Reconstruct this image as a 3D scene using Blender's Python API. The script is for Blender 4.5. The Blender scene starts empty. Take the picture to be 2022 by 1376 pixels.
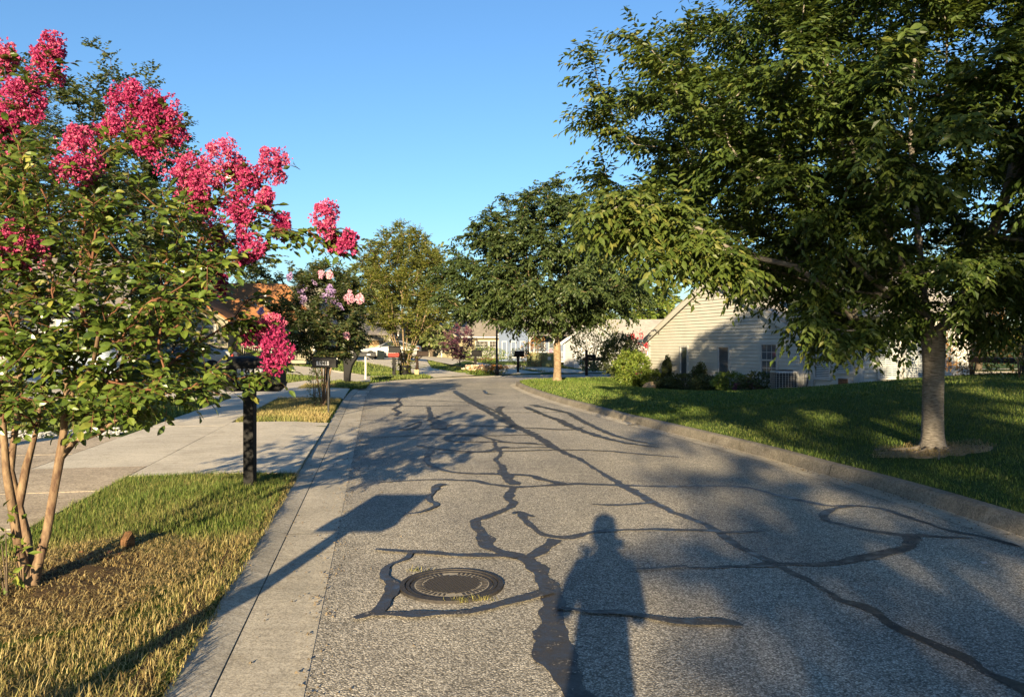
import bpy, math, random
import numpy as np
from mathutils import Vector, Matrix
from mathutils.geometry import delaunay_2d_cdt

# ------------------------------------------------------------------ camera, sky, sun, exposure
SC = bpy.context.scene
COL = SC.collection
F = 1470.0          # focal length in photograph pixels (2022 wide)
EYE = 1.5
cam_d = bpy.data.cameras.new("camera")
cam = bpy.data.objects.new("camera", cam_d)
COL.objects.link(cam)
cam.location = (0, 0, EYE)
cam.rotation_euler = (math.radians(90 - 0.12), 0, 0)
cam_d.sensor_width = 36.0
cam_d.lens = 36.0 * F / 2022.0
cam_d.clip_start = 0.05
cam_d.clip_end = 2000
SC.camera = cam

SUN_EL = 14.5       # degrees above the horizon
SUN_AZ = 7.5        # shadows run this many degrees to the right of the view direction
world = bpy.data.worlds.new("World")
SC.world = world
world.use_nodes = True
wn = world.node_tree.nodes
wl = world.node_tree.links
sky = wn.new("ShaderNodeTexSky")
sky.sky_type = 'NISHITA'
sky.sun_disc = False
sky.sun_elevation = math.radians(SUN_EL)
sky.sun_rotation = math.radians(180 + SUN_AZ)
sky.air_density = 1.3
sky.dust_density = 0.5
sky.ozone_density = 6.0
wl.new(sky.outputs[0], wn["Background"].inputs[0])
wn["Background"].inputs[1].default_value = 0.058

sun_d = bpy.data.lights.new("sun", 'SUN')
sun_d.energy = 4.8
sun_d.angle = math.radians(0.5)
sun_d.color = (1.0, 0.80, 0.50)
sun = bpy.data.objects.new("sun", sun_d)
COL.objects.link(sun)
_a, _e = math.radians(SUN_AZ), math.radians(SUN_EL)
SUN_DIR = Vector((math.sin(_a) * math.cos(_e), math.cos(_a) * math.cos(_e), -math.sin(_e)))
sun.rotation_euler = SUN_DIR.to_track_quat('-Z', 'Y').to_euler()

SC.view_settings.view_transform = 'Standard'
SC.view_settings.look = 'None'
SC.view_settings.exposure = 1.95
SC.view_settings.gamma = 1.0
SC.view_settings.use_curve_mapping = False
SC.cycles.max_bounces = 6
SC.cycles.diffuse_bounces = 3
SC.cycles.glossy_bounces = 2
SC.cycles.transmission_bounces = 4
SC.cycles.sample_clamp_indirect = 4.0

rng = np.random.default_rng(7)
random.seed(7)

# ------------------------------------------------------------------ helpers
def gp(px, py, z=0.0):
    """photograph pixel on a level surface at height z -> world (x, y)"""
    d = (EYE - z) * F / (py - 685.0)
    return ((px - 1011.0) / F * d, d)

def at(px, py, d):
    return np.array(((px - 1011.0) / F * d, d, EYE - (py - 685.0) / F * d))

def S(t):
    t = np.clip(t, 0, 1)
    return t * t * (3 - 2 * t)

def tag(o, label=None, cat=None, group=None, kind=None):
    if label: o["label"] = label
    if cat: o["category"] = cat
    if group: o["group"] = group
    if kind: o["kind"] = kind
    return o

def thing(name, label, cat, loc=(0, 0, 0), rotz=0.0, group=None, scale=1.0):
    o = bpy.data.objects.new(name, None)
    COL.objects.link(o)
    o.location = loc
    o.rotation_euler = (0, 0, rotz)
    o.scale = (scale,) * 3
    o.empty_display_size = 0.1
    return tag(o, label, cat, group)

def root_struct(name):
    o = bpy.data.objects.new(name, None)
    COL.objects.link(o)
    o["kind"] = "structure"
    return o

def mesh_obj(name, me, mat=None, parent=None):
    o = bpy.data.objects.new(name, me)
    if mat is not None and len(me.materials) == 0:
        me.materials.append(mat)
    COL.objects.link(o)
    if parent is not None:
        o.parent = parent
    return o

def np_mesh(name, V, Fc, smooth=False, attrs=None):
    """V (n,3); Fc (m,k) one face size"""
    me = bpy.data.meshes.new(name)
    V = np.asarray(V, dtype=np.float32)
    Fc = np.asarray(Fc, dtype=np.int32)
    m, k = Fc.shape
    me.vertices.add(len(V))
    me.vertices.foreach_set("co", V.ravel())
    me.loops.add(m * k)
    me.loops.foreach_set("vertex_index", Fc.ravel())
    me.polygons.add(m)
    me.polygons.foreach_set("loop_start", np.arange(0, m * k, k, dtype=np.int32))
    me.polygons.foreach_set("loop_total", np.full(m, k, dtype=np.int32))
    me.polygons.foreach_set("use_smooth", np.full(m, smooth, dtype=bool))
    if attrs:
        for an, arr in attrs.items():
            a = me.attributes.new(an, 'FLOAT', 'POINT')
            a.data.foreach_set("value", np.asarray(arr, dtype=np.float32))
    me.update(calc_edges=True)
    return me

class MB:
    """collects simple shapes; build() makes ONE mesh object"""
    def __init__(self):
        self.v = []; self.f = []
    def add(self, vs, fs):
        n = len(self.v)
        self.v += [tuple(map(float, p)) for p in vs]
        self.f += [tuple(n + i for i in f) for f in fs]
        return self
    def box(self, c, s, rz=0.0, tilt=None):
        x, y, z = s[0] / 2, s[1] / 2, s[2] / 2
        P = [(-x, -y, -z), (x, -y, -z), (x, y, -z), (-x, y, -z), (-x, -y, z), (x, -y, z), (x, y, z), (-x, y, z)]
        M = Matrix.Rotation(rz, 3, 'Z')
        if tilt is not None: M = M @ tilt
        P = [M @ Vector(p) + Vector(c) for p in P]
        return self.add(P, [(0, 3, 2, 1), (4, 5, 6, 7), (0, 1, 5, 4), (1, 2, 6, 5), (2, 3, 7, 6), (3, 0, 4, 7)])
    def prism(self, poly, ax, a0, a1):
        """extrude a 2-D polygon along axis ax: 0 -> poly is (y,z); 1 -> (x,z); 2 -> (x,y)"""
        n = len(poly)
        def p3(p, a):
            return {0: (a, p[0], p[1]), 1: (p[0], a, p[1]), 2: (p[0], p[1], a)}[ax]
        vs = [p3(p, a0) for p in poly] + [p3(p, a1) for p in poly]
        fs = [tuple(range(n))[::-1], tuple(range(n, 2 * n))]
        fs += [(i, (i + 1) % n, n + (i + 1) % n, n + i) for i in range(n)]
        return self.add(vs, fs)
    def slab(self, q, t):
        """thick quad: four corners, thickness t downwards along its normal"""
        q = [Vector(p) for p in q]
        nrm = (q[1] - q[0]).cross(q[3] - q[0]).normalized()
        if nrm.z < 0: nrm = -nrm
        b = [p - nrm * t for p in q]
        return self.add(q + b, [(0, 1, 2, 3), (7, 6, 5, 4), (0, 4, 5, 1), (1, 5, 6, 2), (2, 6, 7, 3), (3, 7, 4, 0)])
    def tube(self, pts, rad, n=6, cap=True):
        pts = [Vector(p) for p in pts]
        if not hasattr(rad, '__len__'): rad = [rad] * len(pts)
        base = len(self.v)
        ref = Vector((0.31, 0.2, 0.93))
        for i, p in enumerate(pts):
            d = (pts[min(i + 1, len(pts) - 1)] - pts[max(i - 1, 0)])
            if d.length < 1e-9: d = Vector((0, 0, 1))
            d.normalize()
            u = d.cross(ref)
            if u.length < 0.05: u = d.cross(Vector((1, 0, 0)))
            u.normalize(); w = d.cross(u)
            for k in range(n):
                a = 2 * math.pi * k / n
                q = p + (u * math.cos(a) + w * math.sin(a)) * rad[i]
                self.v.append((q.x, q.y, q.z))
        for i in range(len(pts) - 1):
            for k in range(n):
                a = base + i * n + k; b = base + i * n + (k + 1) % n
                self.f.append((a, b, b + n, a + n))
        if cap:
            self.f.append(tuple(base + k for k in range(n))[::-1])
            self.f.append(tuple(base + (len(pts) - 1) * n + k for k in range(n)))
        return self
    def lathe(self, prof, c=(0, 0, 0), n=16, cap=True):
        base = len(self.v)
        for r, z in prof:
            for k in range(n):
                a = 2 * math.pi * k / n
                self.v.append((c[0] + r * math.cos(a), c[1] + r * math.sin(a), c[2] + z))
        for i in range(len(prof) - 1):
            for k in range(n):
                a = base + i * n + k; b = base + i * n + (k + 1) % n
                self.f.append((a, b, b + n, a + n))
        if cap:
            self.f.append(tuple(base + k for k in range(n))[::-1])
            self.f.append(tuple(base + (len(prof) - 1) * n + k for k in range(n)))
        return self
    def mesh(self, name, smooth=False):
        me = bpy.data.meshes.new(name)
        me.from_pydata(self.v, [], self.f)
        if smooth:
            me.polygons.foreach_set("use_smooth", [True] * len(me.polygons))
        me.update()
        return me
    def build(self, name, mat, parent=None, smooth=False, bevel=0.0, world=False):
        if world and parent is not None:
            inv = (Matrix.Translation(parent.location) @ parent.rotation_euler.to_matrix().to_4x4()).inverted()
            self.v = [tuple(inv @ Vector(p)) for p in self.v]
        o = mesh_obj(name, self.mesh(name, smooth), mat, parent)
        if bevel:
            b = o.modifiers.new("bevel", 'BEVEL')
            b.width = bevel; b.segments = 2; b.limit_method = 'ANGLE'
        return o

def copy_tree(o, parent=None):
    c = o.copy()
    COL.objects.link(c)
    c.parent = parent
    for ch in list(o.children):
        copy_tree(ch, c)
    return c

def catmull(pts, step=0.5):
    P = np.array(pts, float)
    P = np.vstack([2 * P[0] - P[1], P, 2 * P[-1] - P[-2]])
    out = []
    for i in range(1, len(P) - 2):
        n = max(1, int(np.linalg.norm(P[i + 1] - P[i]) / step))
        for t in np.arange(n) / n:
            a, b, c, d = P[i - 1], P[i], P[i + 1], P[i + 2]
            out.append(0.5 * (2 * b + (c - a) * t + (2 * a - 5 * b + 4 * c - d) * t * t + (3 * b - a - 3 * c + d) * t ** 3))
    out.append(P[-2])
    return np.array(out)

def offset(line, o):
    """shift a polyline sideways: o may be a scalar; positive = to the left of its direction"""
    t = np.gradient(line, axis=0)
    t /= np.linalg.norm(t, axis=1)[:, None]
    n = np.stack([-t[:, 1], t[:, 0]], 1)
    return line + n * o

def inside(poly, X, Y):
    poly = np.asarray(poly); res = np.zeros(X.shape, bool)
    j = len(poly) - 1
    for i in range(len(poly)):
        xi, yi = poly[i]; xj, yj = poly[j]
        c = ((yi > Y) != (yj > Y)) & (X < (xj - xi) * (Y - yi) / (yj - yi + 1e-12) + xi)
        res ^= c
        j = i
    return res

def patch(poly, zf, spacing, extra=None):
    """triangulated sheet inside a polygon, heights from zf; returns verts, tris"""
    poly = [tuple(map(float, p)) for p in poly]
    P = np.array(poly)
    xs = np.arange(P[:, 0].min(), P[:, 0].max(), spacing)
    ys = np.arange(P[:, 1].min(), P[:, 1].max(), spacing)
    X, Y = np.meshgrid(xs, ys)
    X = X.ravel() + 0.013; Y = Y.ravel() + 0.017
    if extra is not None:
        X = np.concatenate([X, extra[:, 0]]); Y = np.concatenate([Y, extra[:, 1]])
    ok = inside(P, X, Y)
    pts = [Vector(p) for p in poly] + [Vector((a, b)) for a, b in zip(X[ok], Y[ok])]
    n = len(poly)
    vs, es, fs, *_ = delaunay_2d_cdt(pts, [(i, (i + 1) % n) for i in range(n)], [], 1, 1e-5)
    V = np.array([(v.x, v.y) for v in vs])
    Z = zf(V[:, 0], V[:, 1])
    T = np.array([f for f in fs if len(f) == 3])
    a = (V[T[:, 1]] - V[T[:, 0]]); b = (V[T[:, 2]] - V[T[:, 0]])
    flip = a[:, 0] * b[:, 1] - a[:, 1] * b[:, 0] < 0
    T[flip] = T[flip][:, ::-1]
    return np.column_stack([V, Z]), T

def strip(lines, name, mat, parent=None, smooth=True):
    """lofted strip through polylines of equal length, each (n,3)"""
    L = np.stack(lines)             # k,n,3
    k, n, _ = L.shape
    V = L.reshape(-1, 3)
    i, j = np.meshgrid(np.arange(k - 1), np.arange(n - 1), indexing='ij')
    a = (i * n + j).ravel()
    Fc = np.stack([a, a + 1, a + n + 1, a + n], 1)
    return mesh_obj(name, np_mesh(name, V, Fc, smooth), mat, parent)

def z3(line, z):
    return np.column_stack([line, np.full(len(line), z) if np.isscalar(z) else z])

# ------------------------------------------------------------------ materials
def nmat(name):
    m = bpy.data.materials.new(name)
    m.use_nodes = True
    nt = m.node_tree
    return m, nt.nodes, nt.links, nt.nodes["Principled BSDF"]

def ramp(nodes, stops, interp='LINEAR'):
    r = nodes.new("ShaderNodeValToRGB")
    r.color_ramp.interpolation = interp
    while len(r.color_ramp.elements) < len(stops):
        r.color_ramp.elements.new(0.5)
    for e, (p, c) in zip(r.color_ramp.elements, stops):
        e.position = p
        e.color = (*c, 1) if len(c) == 3 else c
    return r

def noise(nodes, links, scale, detail=4, rough=0.6, coord='Object', dist=0.0):
    tc = nodes.new("ShaderNodeTexCoord")
    n = nodes.new("ShaderNodeTexNoise")
    n.inputs["Scale"].default_value = scale
    n.inputs["Detail"].default_value = detail
    n.inputs["Roughness"].default_value = rough
    n.inputs["Distortion"].default_value = dist
    links.new(tc.outputs[coord], n.inputs["Vector"])
    return n

def mix(nodes, links, a, b, f, mode='MIX'):
    m = nodes.new("ShaderNodeMix")
    m.data_type = 'RGBA'; m.blend_type = mode
    for sock, val in ((m.inputs[0], f), (m.inputs[6], a), (m.inputs[7], b)):
        if hasattr(val, 'is_linked') or hasattr(val, 'links'):
            links.new(val, sock)
        elif isinstance(val, (int, float)):
            sock.default_value = val
        else:
            sock.default_value = (*val, 1)
    return m.outputs[2]

def bump(nodes, links, bsdf, height, strength=0.3, dist=0.01):
    b = nodes.new("ShaderNodeBump")
    b.inputs["Strength"].default_value = strength
    b.inputs["Distance"].default_value = dist
    links.new(height, b.inputs["Height"])
    links.new(b.outputs[0], bsdf.inputs["Normal"])

def M(name, c1, c2=None, rough=0.6, scale=8.0, bmp=0.0, metal=0.0, spec=0.12, detail=5, scale_b=None):
    """noise-mottled paint/wood/metal"""
    m, nd, lk, b = nmat(name)
    if c2 is None: c2 = tuple(x * 0.78 for x in c1)
    n = noise(nd, lk, scale, detail)
    r = ramp(nd, [(0.32, c2), (0.68, c1)])
    lk.new(n.outputs[0], r.inputs[0])
    lk.new(r.outputs[0], b.inputs["Base Color"])
    b.inputs["Roughness"].default_value = rough
    b.inputs["Metallic"].default_value = metal
    b.inputs["Specular IOR Level"].default_value = spec
    if bmp:
        n2 = noise(nd, lk, scale_b or scale * 6, 4)
        bump(nd, lk, b, n2.outputs[0], bmp, 0.01)
    return m

def leaf_mat(name, stops, rough=0.45, transl=0.28, tcol=None, spec=0.3):
    m, nd, lk, b = nmat(name)
    at_ = nd.new("ShaderNodeAttribute"); at_.attribute_name = "rnd"
    oi = nd.new("ShaderNodeObjectInfo")
    r = ramp(nd, stops)
    mad = nd.new("ShaderNodeMath"); mad.operation = 'MULTIPLY_ADD'
    mad.inputs[1].default_value = 0.0
    lk.new(oi.outputs["Random"], mad.inputs[0]); lk.new(at_.outputs["Fac"], mad.inputs[2])
    lk.new(mad.outputs[0], r.inputs[0])
    lk.new(r.outputs[0], b.inputs["Base Color"])
    b.inputs["Roughness"].default_value = rough
    b.inputs["Specular IOR Level"].default_value = spec
    if transl:
        t = nd.new("ShaderNodeBsdfTranslucent")
        if tcol: t.inputs[0].default_value = (*tcol, 1)
        else: lk.new(mix(nd, lk, r.outputs[0], (0.16, 0.20, 0.02), 0.5), t.inputs[0])
        ms = nd.new("ShaderNodeMixShader")
        ms.inputs[0].default_value = transl
        lk.new(b.outputs[0], ms.inputs[1]); lk.new(t.outputs[0], ms.inputs[2])
        lk.new(ms.outputs[0], nd["Material Output"].inputs[0])
    return m

def mat_asphalt():
    m, nd, lk, b = nmat("asphalt")
    tc = nd.new("ShaderNodeTexCoord")
    v = nd.new("ShaderNodeTexVoronoi"); v.inputs["Scale"].default_value = 115
    lk.new(tc.outputs["Object"], v.inputs["Vector"])
    sep = nd.new("ShaderNodeSeparateColor"); lk.new(v.outputs["Color"], sep.inputs[0])
    r = ramp(nd, [(0.0, (0.15, 0.142, 0.123)), (0.35, (0.29, 0.272, 0.232)), (0.62, (0.43, 0.40, 0.342)), (0.85, (0.57, 0.53, 0.455)), (1.0, (0.74, 0.70, 0.61))])
    lk.new(sep.outputs[0], r.inputs[0])
    # dark binder between the stones
    edge = ramp(nd, [(0.32, (1, 1, 1)), (0.72, (0.42, 0.4, 0.38))])
    lk.new(v.outputs["Distance"], edge.inputs[0])
    c = mix(nd, lk, r.outputs[0], edge.outputs[0], 0.8, 'MULTIPLY')
    # broad wear: paler tracks, darker oily middle
    n = noise(nd, lk, 0.45, 5, 0.6)
    wr = ramp(nd, [(0.3, (0.66, 0.66, 0.68)), (0.7, (1.10, 1.08, 1.03))])
    lk.new(n.outputs[0], wr.inputs[0])
    c = mix(nd, lk, c, wr.outputs[0], 1.0, 'MULTIPLY')
    # wheel tracks polished paler along the street, darker oil line between them
    mp = nd.new("ShaderNodeMapping"); mp.inputs["Rotation"].default_value = (0, 0, -0.18); mp.inputs["Scale"].default_value = (1.1, 0.06, 1)
    lk.new(tc.outputs["Object"], mp.inputs[0])
    nt_ = nd.new("ShaderNodeTexNoise"); nt_.inputs["Scale"].default_value = 1.0; nt_.inputs["Detail"].default_value = 4
    lk.new(mp.outputs[0], nt_.inputs["Vector"])
    wt = ramp(nd, [(0.35, (0.78, 0.78, 0.78)), (0.65, (1.12, 1.1, 1.07))])
    lk.new(nt_.outputs[0], wt.inputs[0])
    c = mix(nd, lk, c, wt.outputs[0], 0.8, 'MULTIPLY')
    no = noise(nd, lk, 1.7, 3, 0.5)
    ws = ramp(nd, [(0.66, (1, 1, 1)), (0.74, (0.62, 0.61, 0.6))])
    lk.new(no.outputs[0], ws.inputs[0])
    c = mix(nd, lk, c, ws.outputs[0], 0.7, 'MULTIPLY')
    n2 = noise(nd, lk, 7.0, 6, 0.7)
    wr2 = ramp(nd, [(0.3, (0.82, 0.82, 0.82)), (0.7, (1.12, 1.12, 1.12))])
    lk.new(n2.outputs[0], wr2.inputs[0])
    c = mix(nd, lk, c, wr2.outputs[0], 1.0, 'MULTIPLY')
    lk.new(c, b.inputs["Base Color"])
    b.inputs["Roughness"].default_value = 0.85
    b.inputs["Specular IOR Level"].default_value = 0.25
    inv = nd.new("ShaderNodeMath"); inv.operation = 'SUBTRACT'; inv.inputs[0].default_value = 1.0
    lk.new(v.outputs["Distance"], inv.inputs[1])
    bump(nd, lk, b, inv.outputs[0], 0.55, 0.006)
    return m

def mat_concrete(name, base, dark, speck=0.5, scale=120.0):
    m, nd, lk, b = nmat(name)
    n = noise(nd, lk, 0.9, 8, 0.72)
    r = ramp(nd, [(0.3, dark), (0.62, base)])
    lk.new(n.outputs[0], r.inputs[0])
    tc = nd.new("ShaderNodeTexCoord")
    v = nd.new("ShaderNodeTexVoronoi"); v.inputs["Scale"].default_value = scale
    lk.new(tc.outputs["Object"], v.inputs["Vector"])
    sep = nd.new("ShaderNodeSeparateColor"); lk.new(v.outputs["Color"], sep.inputs[0])
    r2 = ramp(nd, [(0.0, (0.62, 0.6, 0.58)), (0.5, (0.98, 0.98, 0.98)), (1.0, (1.28, 1.26, 1.2))])
    lk.new(sep.outputs[0], r2.inputs[0])
    c = mix(nd, lk, r.outputs[0], r2.outputs[0], speck, 'MULTIPLY')
    # broom streaks and stains
    mp = nd.new("ShaderNodeMapping"); mp.inputs["Scale"].default_value = (1.2, 14.0, 3)
    lk.new(tc.outputs["Object"], mp.inputs[0])
    n3 = nd.new("ShaderNodeTexNoise"); n3.inputs["Scale"].default_value = 2.2; n3.inputs["Detail"].default_value = 5
    lk.new(mp.outputs[0], n3.inputs["Vector"])
    r3 = ramp(nd, [(0.3, (0.8, 0.79, 0.77)), (0.7, (1.08, 1.08, 1.07))])
    lk.new(n3.outputs[0], r3.inputs[0])
    c = mix(nd, lk, c, r3.outputs[0], 0.8, 'MULTIPLY')
    ns = noise(nd, lk, 3.3, 4, 0.6, dist=1.2)      # blotchy stains
    rs = ramp(nd, [(0.56, (1, 1, 1)), (0.72, (0.66, 0.63, 0.58))])
    lk.new(ns.outputs[0], rs.inputs[0])
    c = mix(nd, lk, c, rs.outputs[0], 0.75, 'MULTIPLY')
    nc = noise(nd, lk, 26, 4, 0.7)
    rc = ramp(nd, [(0.3, (0.8, 0.79, 0.77)), (0.7, (1.1, 1.1, 1.1))])
    lk.new(nc.outputs[0], rc.inputs[0])
    c = mix(nd, lk, c, rc.outputs[0], 0.9, 'MULTIPLY')
    lk.new(c, b.inputs["Base Color"])
    b.inputs["Roughness"].default_value = 0.88
    b.inputs["Specular IOR Level"].default_value = 0.25
    n4 = noise(nd, lk, 160, 3, 0.6)
    bump(nd, lk, b, n4.outputs[0], 0.35, 0.004)
    return m

def mat_grass_ground(name, g1, g2, dry):
    m, nd, lk, b = nmat(name)
    n = noise(nd, lk, 30, 6, 0.7)
    r = ramp(nd, [(0.3, g2), (0.62, g1), (0.85, dry)])
    lk.new(n.outputs[0], r.inputs[0])
    n2 = noise(nd, lk, 0.8, 4, 0.6)
    r2 = ramp(nd, [(0.3, (0.75, 0.8, 0.7)), (0.7, (1.15, 1.1, 1.0))])
    lk.new(n2.outputs[0], r2.inputs[0])
    lk.new(mix(nd, lk, r.outputs[0], r2.outputs[0], 1.0, 'MULTIPLY'), b.inputs["Base Color"])
    b.inputs["Roughness"].default_value = 0.95
    b.inputs["Specular IOR Level"].default_value = 0.1
    n3 = noise(nd, lk, 60, 5, 0.7)
    bump(nd, lk, b, n3.outputs[0], 0.8, 0.03)
    return m

def mat_blades(name):
    m, nd, lk, b = nmat(name)
    a1 = nd.new("ShaderNodeAttribute"); a1.attribute_name = "rnd"
    a2 = nd.new("ShaderNodeAttribute"); a2.attribute_name = "dry"
    g = ramp(nd, [(0.0, (0.035, 0.07, 0.012)), (0.5, (0.075, 0.125, 0.02)), (1.0, (0.14, 0.19, 0.035))])
    d = ramp(nd, [(0.0, (0.16, 0.105, 0.045)), (0.5, (0.34, 0.25, 0.10)), (1.0, (0.50, 0.40, 0.19))])
    lk.new(a1.outputs["Fac"], g.inputs[0]); lk.new(a1.outputs["Fac"], d.inputs[0])
    c = mix(nd, lk, g.outputs[0], d.outputs[0], a2.outputs["Fac"])
    lk.new(c, b.inputs["Base Color"])
    b.inputs["Roughness"].default_value = 0.6
    b.inputs["Specular IOR Level"].default_value = 0.25
    t = nd.new("ShaderNodeBsdfTranslucent")
    lk.new(c, t.inputs[0])
    ms = nd.new("ShaderNodeMixShader"); ms.inputs[0].default_value = 0.25
    lk.new(b.outputs[0], ms.inputs[1]); lk.new(t.outputs[0], ms.inputs[2])
    lk.new(ms.outputs[0], nd["Material Output"].inputs[0])
    return m

def mat_siding(name, c, pitch=0.13):
    """far siding: lap relief and the fine dirt under each lap"""
    m, nd, lk, b = nmat(name)
    tc = nd.new("ShaderNodeTexCoord")
    sx = nd.new("ShaderNodeSeparateXYZ"); lk.new(tc.outputs["Object"], sx.inputs[0])
    dv = nd.new("ShaderNodeMath"); dv.operation = 'DIVIDE'; dv.inputs[1].default_value = pitch
    lk.new(sx.outputs[2], dv.inputs[0])
    fr = nd.new("ShaderNodeMath"); fr.operation = 'FRACT'; lk.new(dv.outputs[0], fr.inputs[0])
    inv = nd.new("ShaderNodeMath"); inv.operation = 'SUBTRACT'; inv.inputs[0].default_value = 1
    lk.new(fr.outputs[0], inv.inputs[1])
    bump(nd, lk, b, inv.outputs[0], 1.0, 0.02)
    n = noise(nd, lk, 1.5, 4)
    r = ramp(nd, [(0.3, tuple(x * 0.86 for x in c)), (0.7, c)])
    lk.new(n.outputs[0], r.inputs[0])
    lk.new(r.outputs[0], b.inputs["Base Color"])
    b.inputs["Roughness"].default_value = 0.65
    b.inputs["Specular IOR Level"].default_value = 0.1
    return m

def mat_shingle(name, c1, c2):
    m, nd, lk, b = nmat(name)
    tc = nd.new("ShaderNodeTexCoord")
    mp = nd.new("ShaderNodeMapping"); mp.inputs["Scale"].default_value = (1, 1, 2.2)
    lk.new(tc.outputs["Object"], mp.inputs[0])
    br = nd.new("ShaderNodeTexBrick")
    br.inputs["Scale"].default_value = 3.2
    br.inputs["Color1"].default_value = (*c1, 1); br.inputs["Color2"].default_value = (*c2, 1)
    br.inputs["Mortar"].default_value = (*[x * 0.55 for x in c2], 1)
    br.inputs["Mortar Size"].default_value = 0.012
    br.inputs["Brick Width"].default_value = 0.9; br.inputs["Row Height"].default_value = 0.42
    # rows must follow the slope: feed (x+y, z)
    sx = nd.new("ShaderNodeSeparateXYZ"); lk.new(mp.outputs[0], sx.inputs[0])
    ad = nd.new("ShaderNodeMath"); ad.operation = 'ADD'
    lk.new(sx.outputs[0], ad.inputs[0]); lk.new(sx.outputs[1], ad.inputs[1])
    cb = nd.new("ShaderNodeCombineXYZ"); lk.new(ad.outputs[0], cb.inputs[0]); lk.new(sx.outputs[2], cb.inputs[1])
    lk.new(cb.outputs[0], br.inputs["Vector"])
    n = noise(nd, lk, 1.3, 5, 0.7, dist=0.5)
    r = ramp(nd, [(0.3, (0.78, 0.78, 0.78)), (0.7, (1.12, 1.1, 1.08))])
    lk.new(n.outputs[0], r.inputs[0])
    lk.new(mix(nd, lk, br.outputs[0], r.outputs[0], 1.0, 'MULTIPLY'), b.inputs["Base Color"])
    b.inputs["Roughness"].default_value = 0.9
    b.inputs["Specular IOR Level"].default_value = 0.1
    bump(nd, lk, b, br.outputs["Fac"], -0.4, 0.01)
    return m

def mat_bark(name, c1, c2, sx=6, sz=30, bs=0.6):
    m, nd, lk, b = nmat(name)
    tc = nd.new("ShaderNodeTexCoord")
    mp = nd.new("ShaderNodeMapping"); mp.inputs["Scale"].default_value = (sx, sx, sz)
    lk.new(tc.outputs["Object"], mp.inputs[0])
    n = nd.new("ShaderNodeTexNoise"); n.inputs["Scale"].default_value = 1.0; n.inputs["Detail"].default_value = 6; n.inputs["Roughness"].default_value = 0.65
    lk.new(mp.outputs[0], n.inputs["Vector"])
    r = ramp(nd, [(0.34, c2), (0.64, c1)])
    lk.new(n.outputs[0], r.inputs[0])
    n2 = noise(nd, lk, 2.5, 4)
    r2 = ramp(nd, [(0.3, (0.75, 0.75, 0.75)), (0.7, (1.1, 1.1, 1.1))])
    lk.new(n2.outputs[0], r2.inputs[0])
    lk.new(mix(nd, lk, r.outputs[0], r2.outputs[0], 1.0, 'MULTIPLY'), b.inputs["Base Color"])
    b.inputs["Roughness"].default_value = 0.85
    b.inputs["Specular IOR Level"].default_value = 0.2
    bump(nd, lk, b, n.outputs[0], bs, 0.01)
    return m

def mat_glass(name, c=(0.02, 0.025, 0.03)):
    m, nd, lk, b = nmat(name)
    n = noise(nd, lk, 3, 2)
    r = ramp(nd, [(0.35, tuple(x * 0.7 for x in c)), (0.65, c)])
    lk.new(n.outputs[0], r.inputs[0]); lk.new(r.outputs[0], b.inputs["Base Color"])
    b.inputs["Roughness"].default_value = 0.06
    b.inputs["Specular IOR Level"].default_value = 0.6
    return m

def mat_sealant():
    m, nd, lk, b = nmat("crack_sealant")
    tc = nd.new("ShaderNodeTexCoord")
    v = nd.new("ShaderNodeTexVoronoi"); v.inputs["Scale"].default_value = 120
    lk.new(tc.outputs["Object"], v.inputs["Vector"])
    sep = nd.new("ShaderNodeSeparateColor"); lk.new(v.outputs["Color"], sep.inputs[0])
    n = noise(nd, lk, 9, 5, 0.7)
    ad = nd.new("ShaderNodeMath"); ad.operation = 'MULTIPLY'; lk.new(sep.outputs[0], ad.inputs[0]); lk.new(n.outputs[0], ad.inputs[1])
    r = ramp(nd, [(0.40, (0.030, 0.0275, 0.026)), (0.52, (0.046, 0.042, 0.039)), (0.6, (0.22, 0.2, 0.175))])
    lk.new(ad.outputs[0], r.inputs[0]); lk.new(r.outputs[0], b.inputs["Base Color"])
    rr = ramp(nd, [(0.35, (0.32,) * 3), (0.65, (0.7,) * 3)]); lk.new(n.outputs[0], rr.inputs[0]); lk.new(rr.outputs[0], b.inputs["Roughness"])
    b.inputs["Specular IOR Level"].default_value = 0.35
    bump(nd, lk, b, n.outputs[0], 0.5, 0.01)
    return m

MT = {}
MT['asphalt'] = mat_asphalt()
MT['sealant'] = mat_sealant()
MT['dust'] = M('road_dust', (0.30, 0.27, 0.22), (0.20, 0.175, 0.14), 0.95, 30, 0.3)
MT['gutter'] = mat_concrete("gutter_concrete", (0.44, 0.40, 0.335), (0.27, 0.25, 0.21), 0.9, 130)
MT['kerb'] = mat_concrete("kerb_concrete", (0.235, 0.21, 0.175), (0.115, 0.105, 0.085), 0.9, 90)
MT['slab'] = mat_concrete("driveway_concrete", (0.54, 0.49, 0.40), (0.39, 0.35, 0.285), 0.55, 140)
MT['agg'] = mat_concrete("aggregate_concrete", (0.46, 0.385, 0.29), (0.29, 0.24, 0.18), 0.95, 75)
MT['lawn'] = mat_grass_ground("lawn_ground", (0.06, 0.095, 0.018), (0.035, 0.055, 0.012), (0.16, 0.14, 0.05))
MT['soil'] = mat_grass_ground("mulch_soil", (0.10, 0.065, 0.04), (0.05, 0.033, 0.022), (0.22, 0.16, 0.08))
MT['blades'] = mat_blades("grass_blades")
MT['black'] = M("black_paint", (0.006, 0.006, 0.0065), (0.004, 0.004, 0.0045), 0.6, 12, 0.1, spec=0.16)
MT['blackplastic'] = M("black_plastic", (0.008, 0.008, 0.0088), (0.006, 0.006, 0.0065), 0.65, 30, 0.15, spec=0.16)
MT['white'] = M("white_paint", (0.36, 0.36, 0.36), (0.31, 0.31, 0.31), 0.5, 5)
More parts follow.
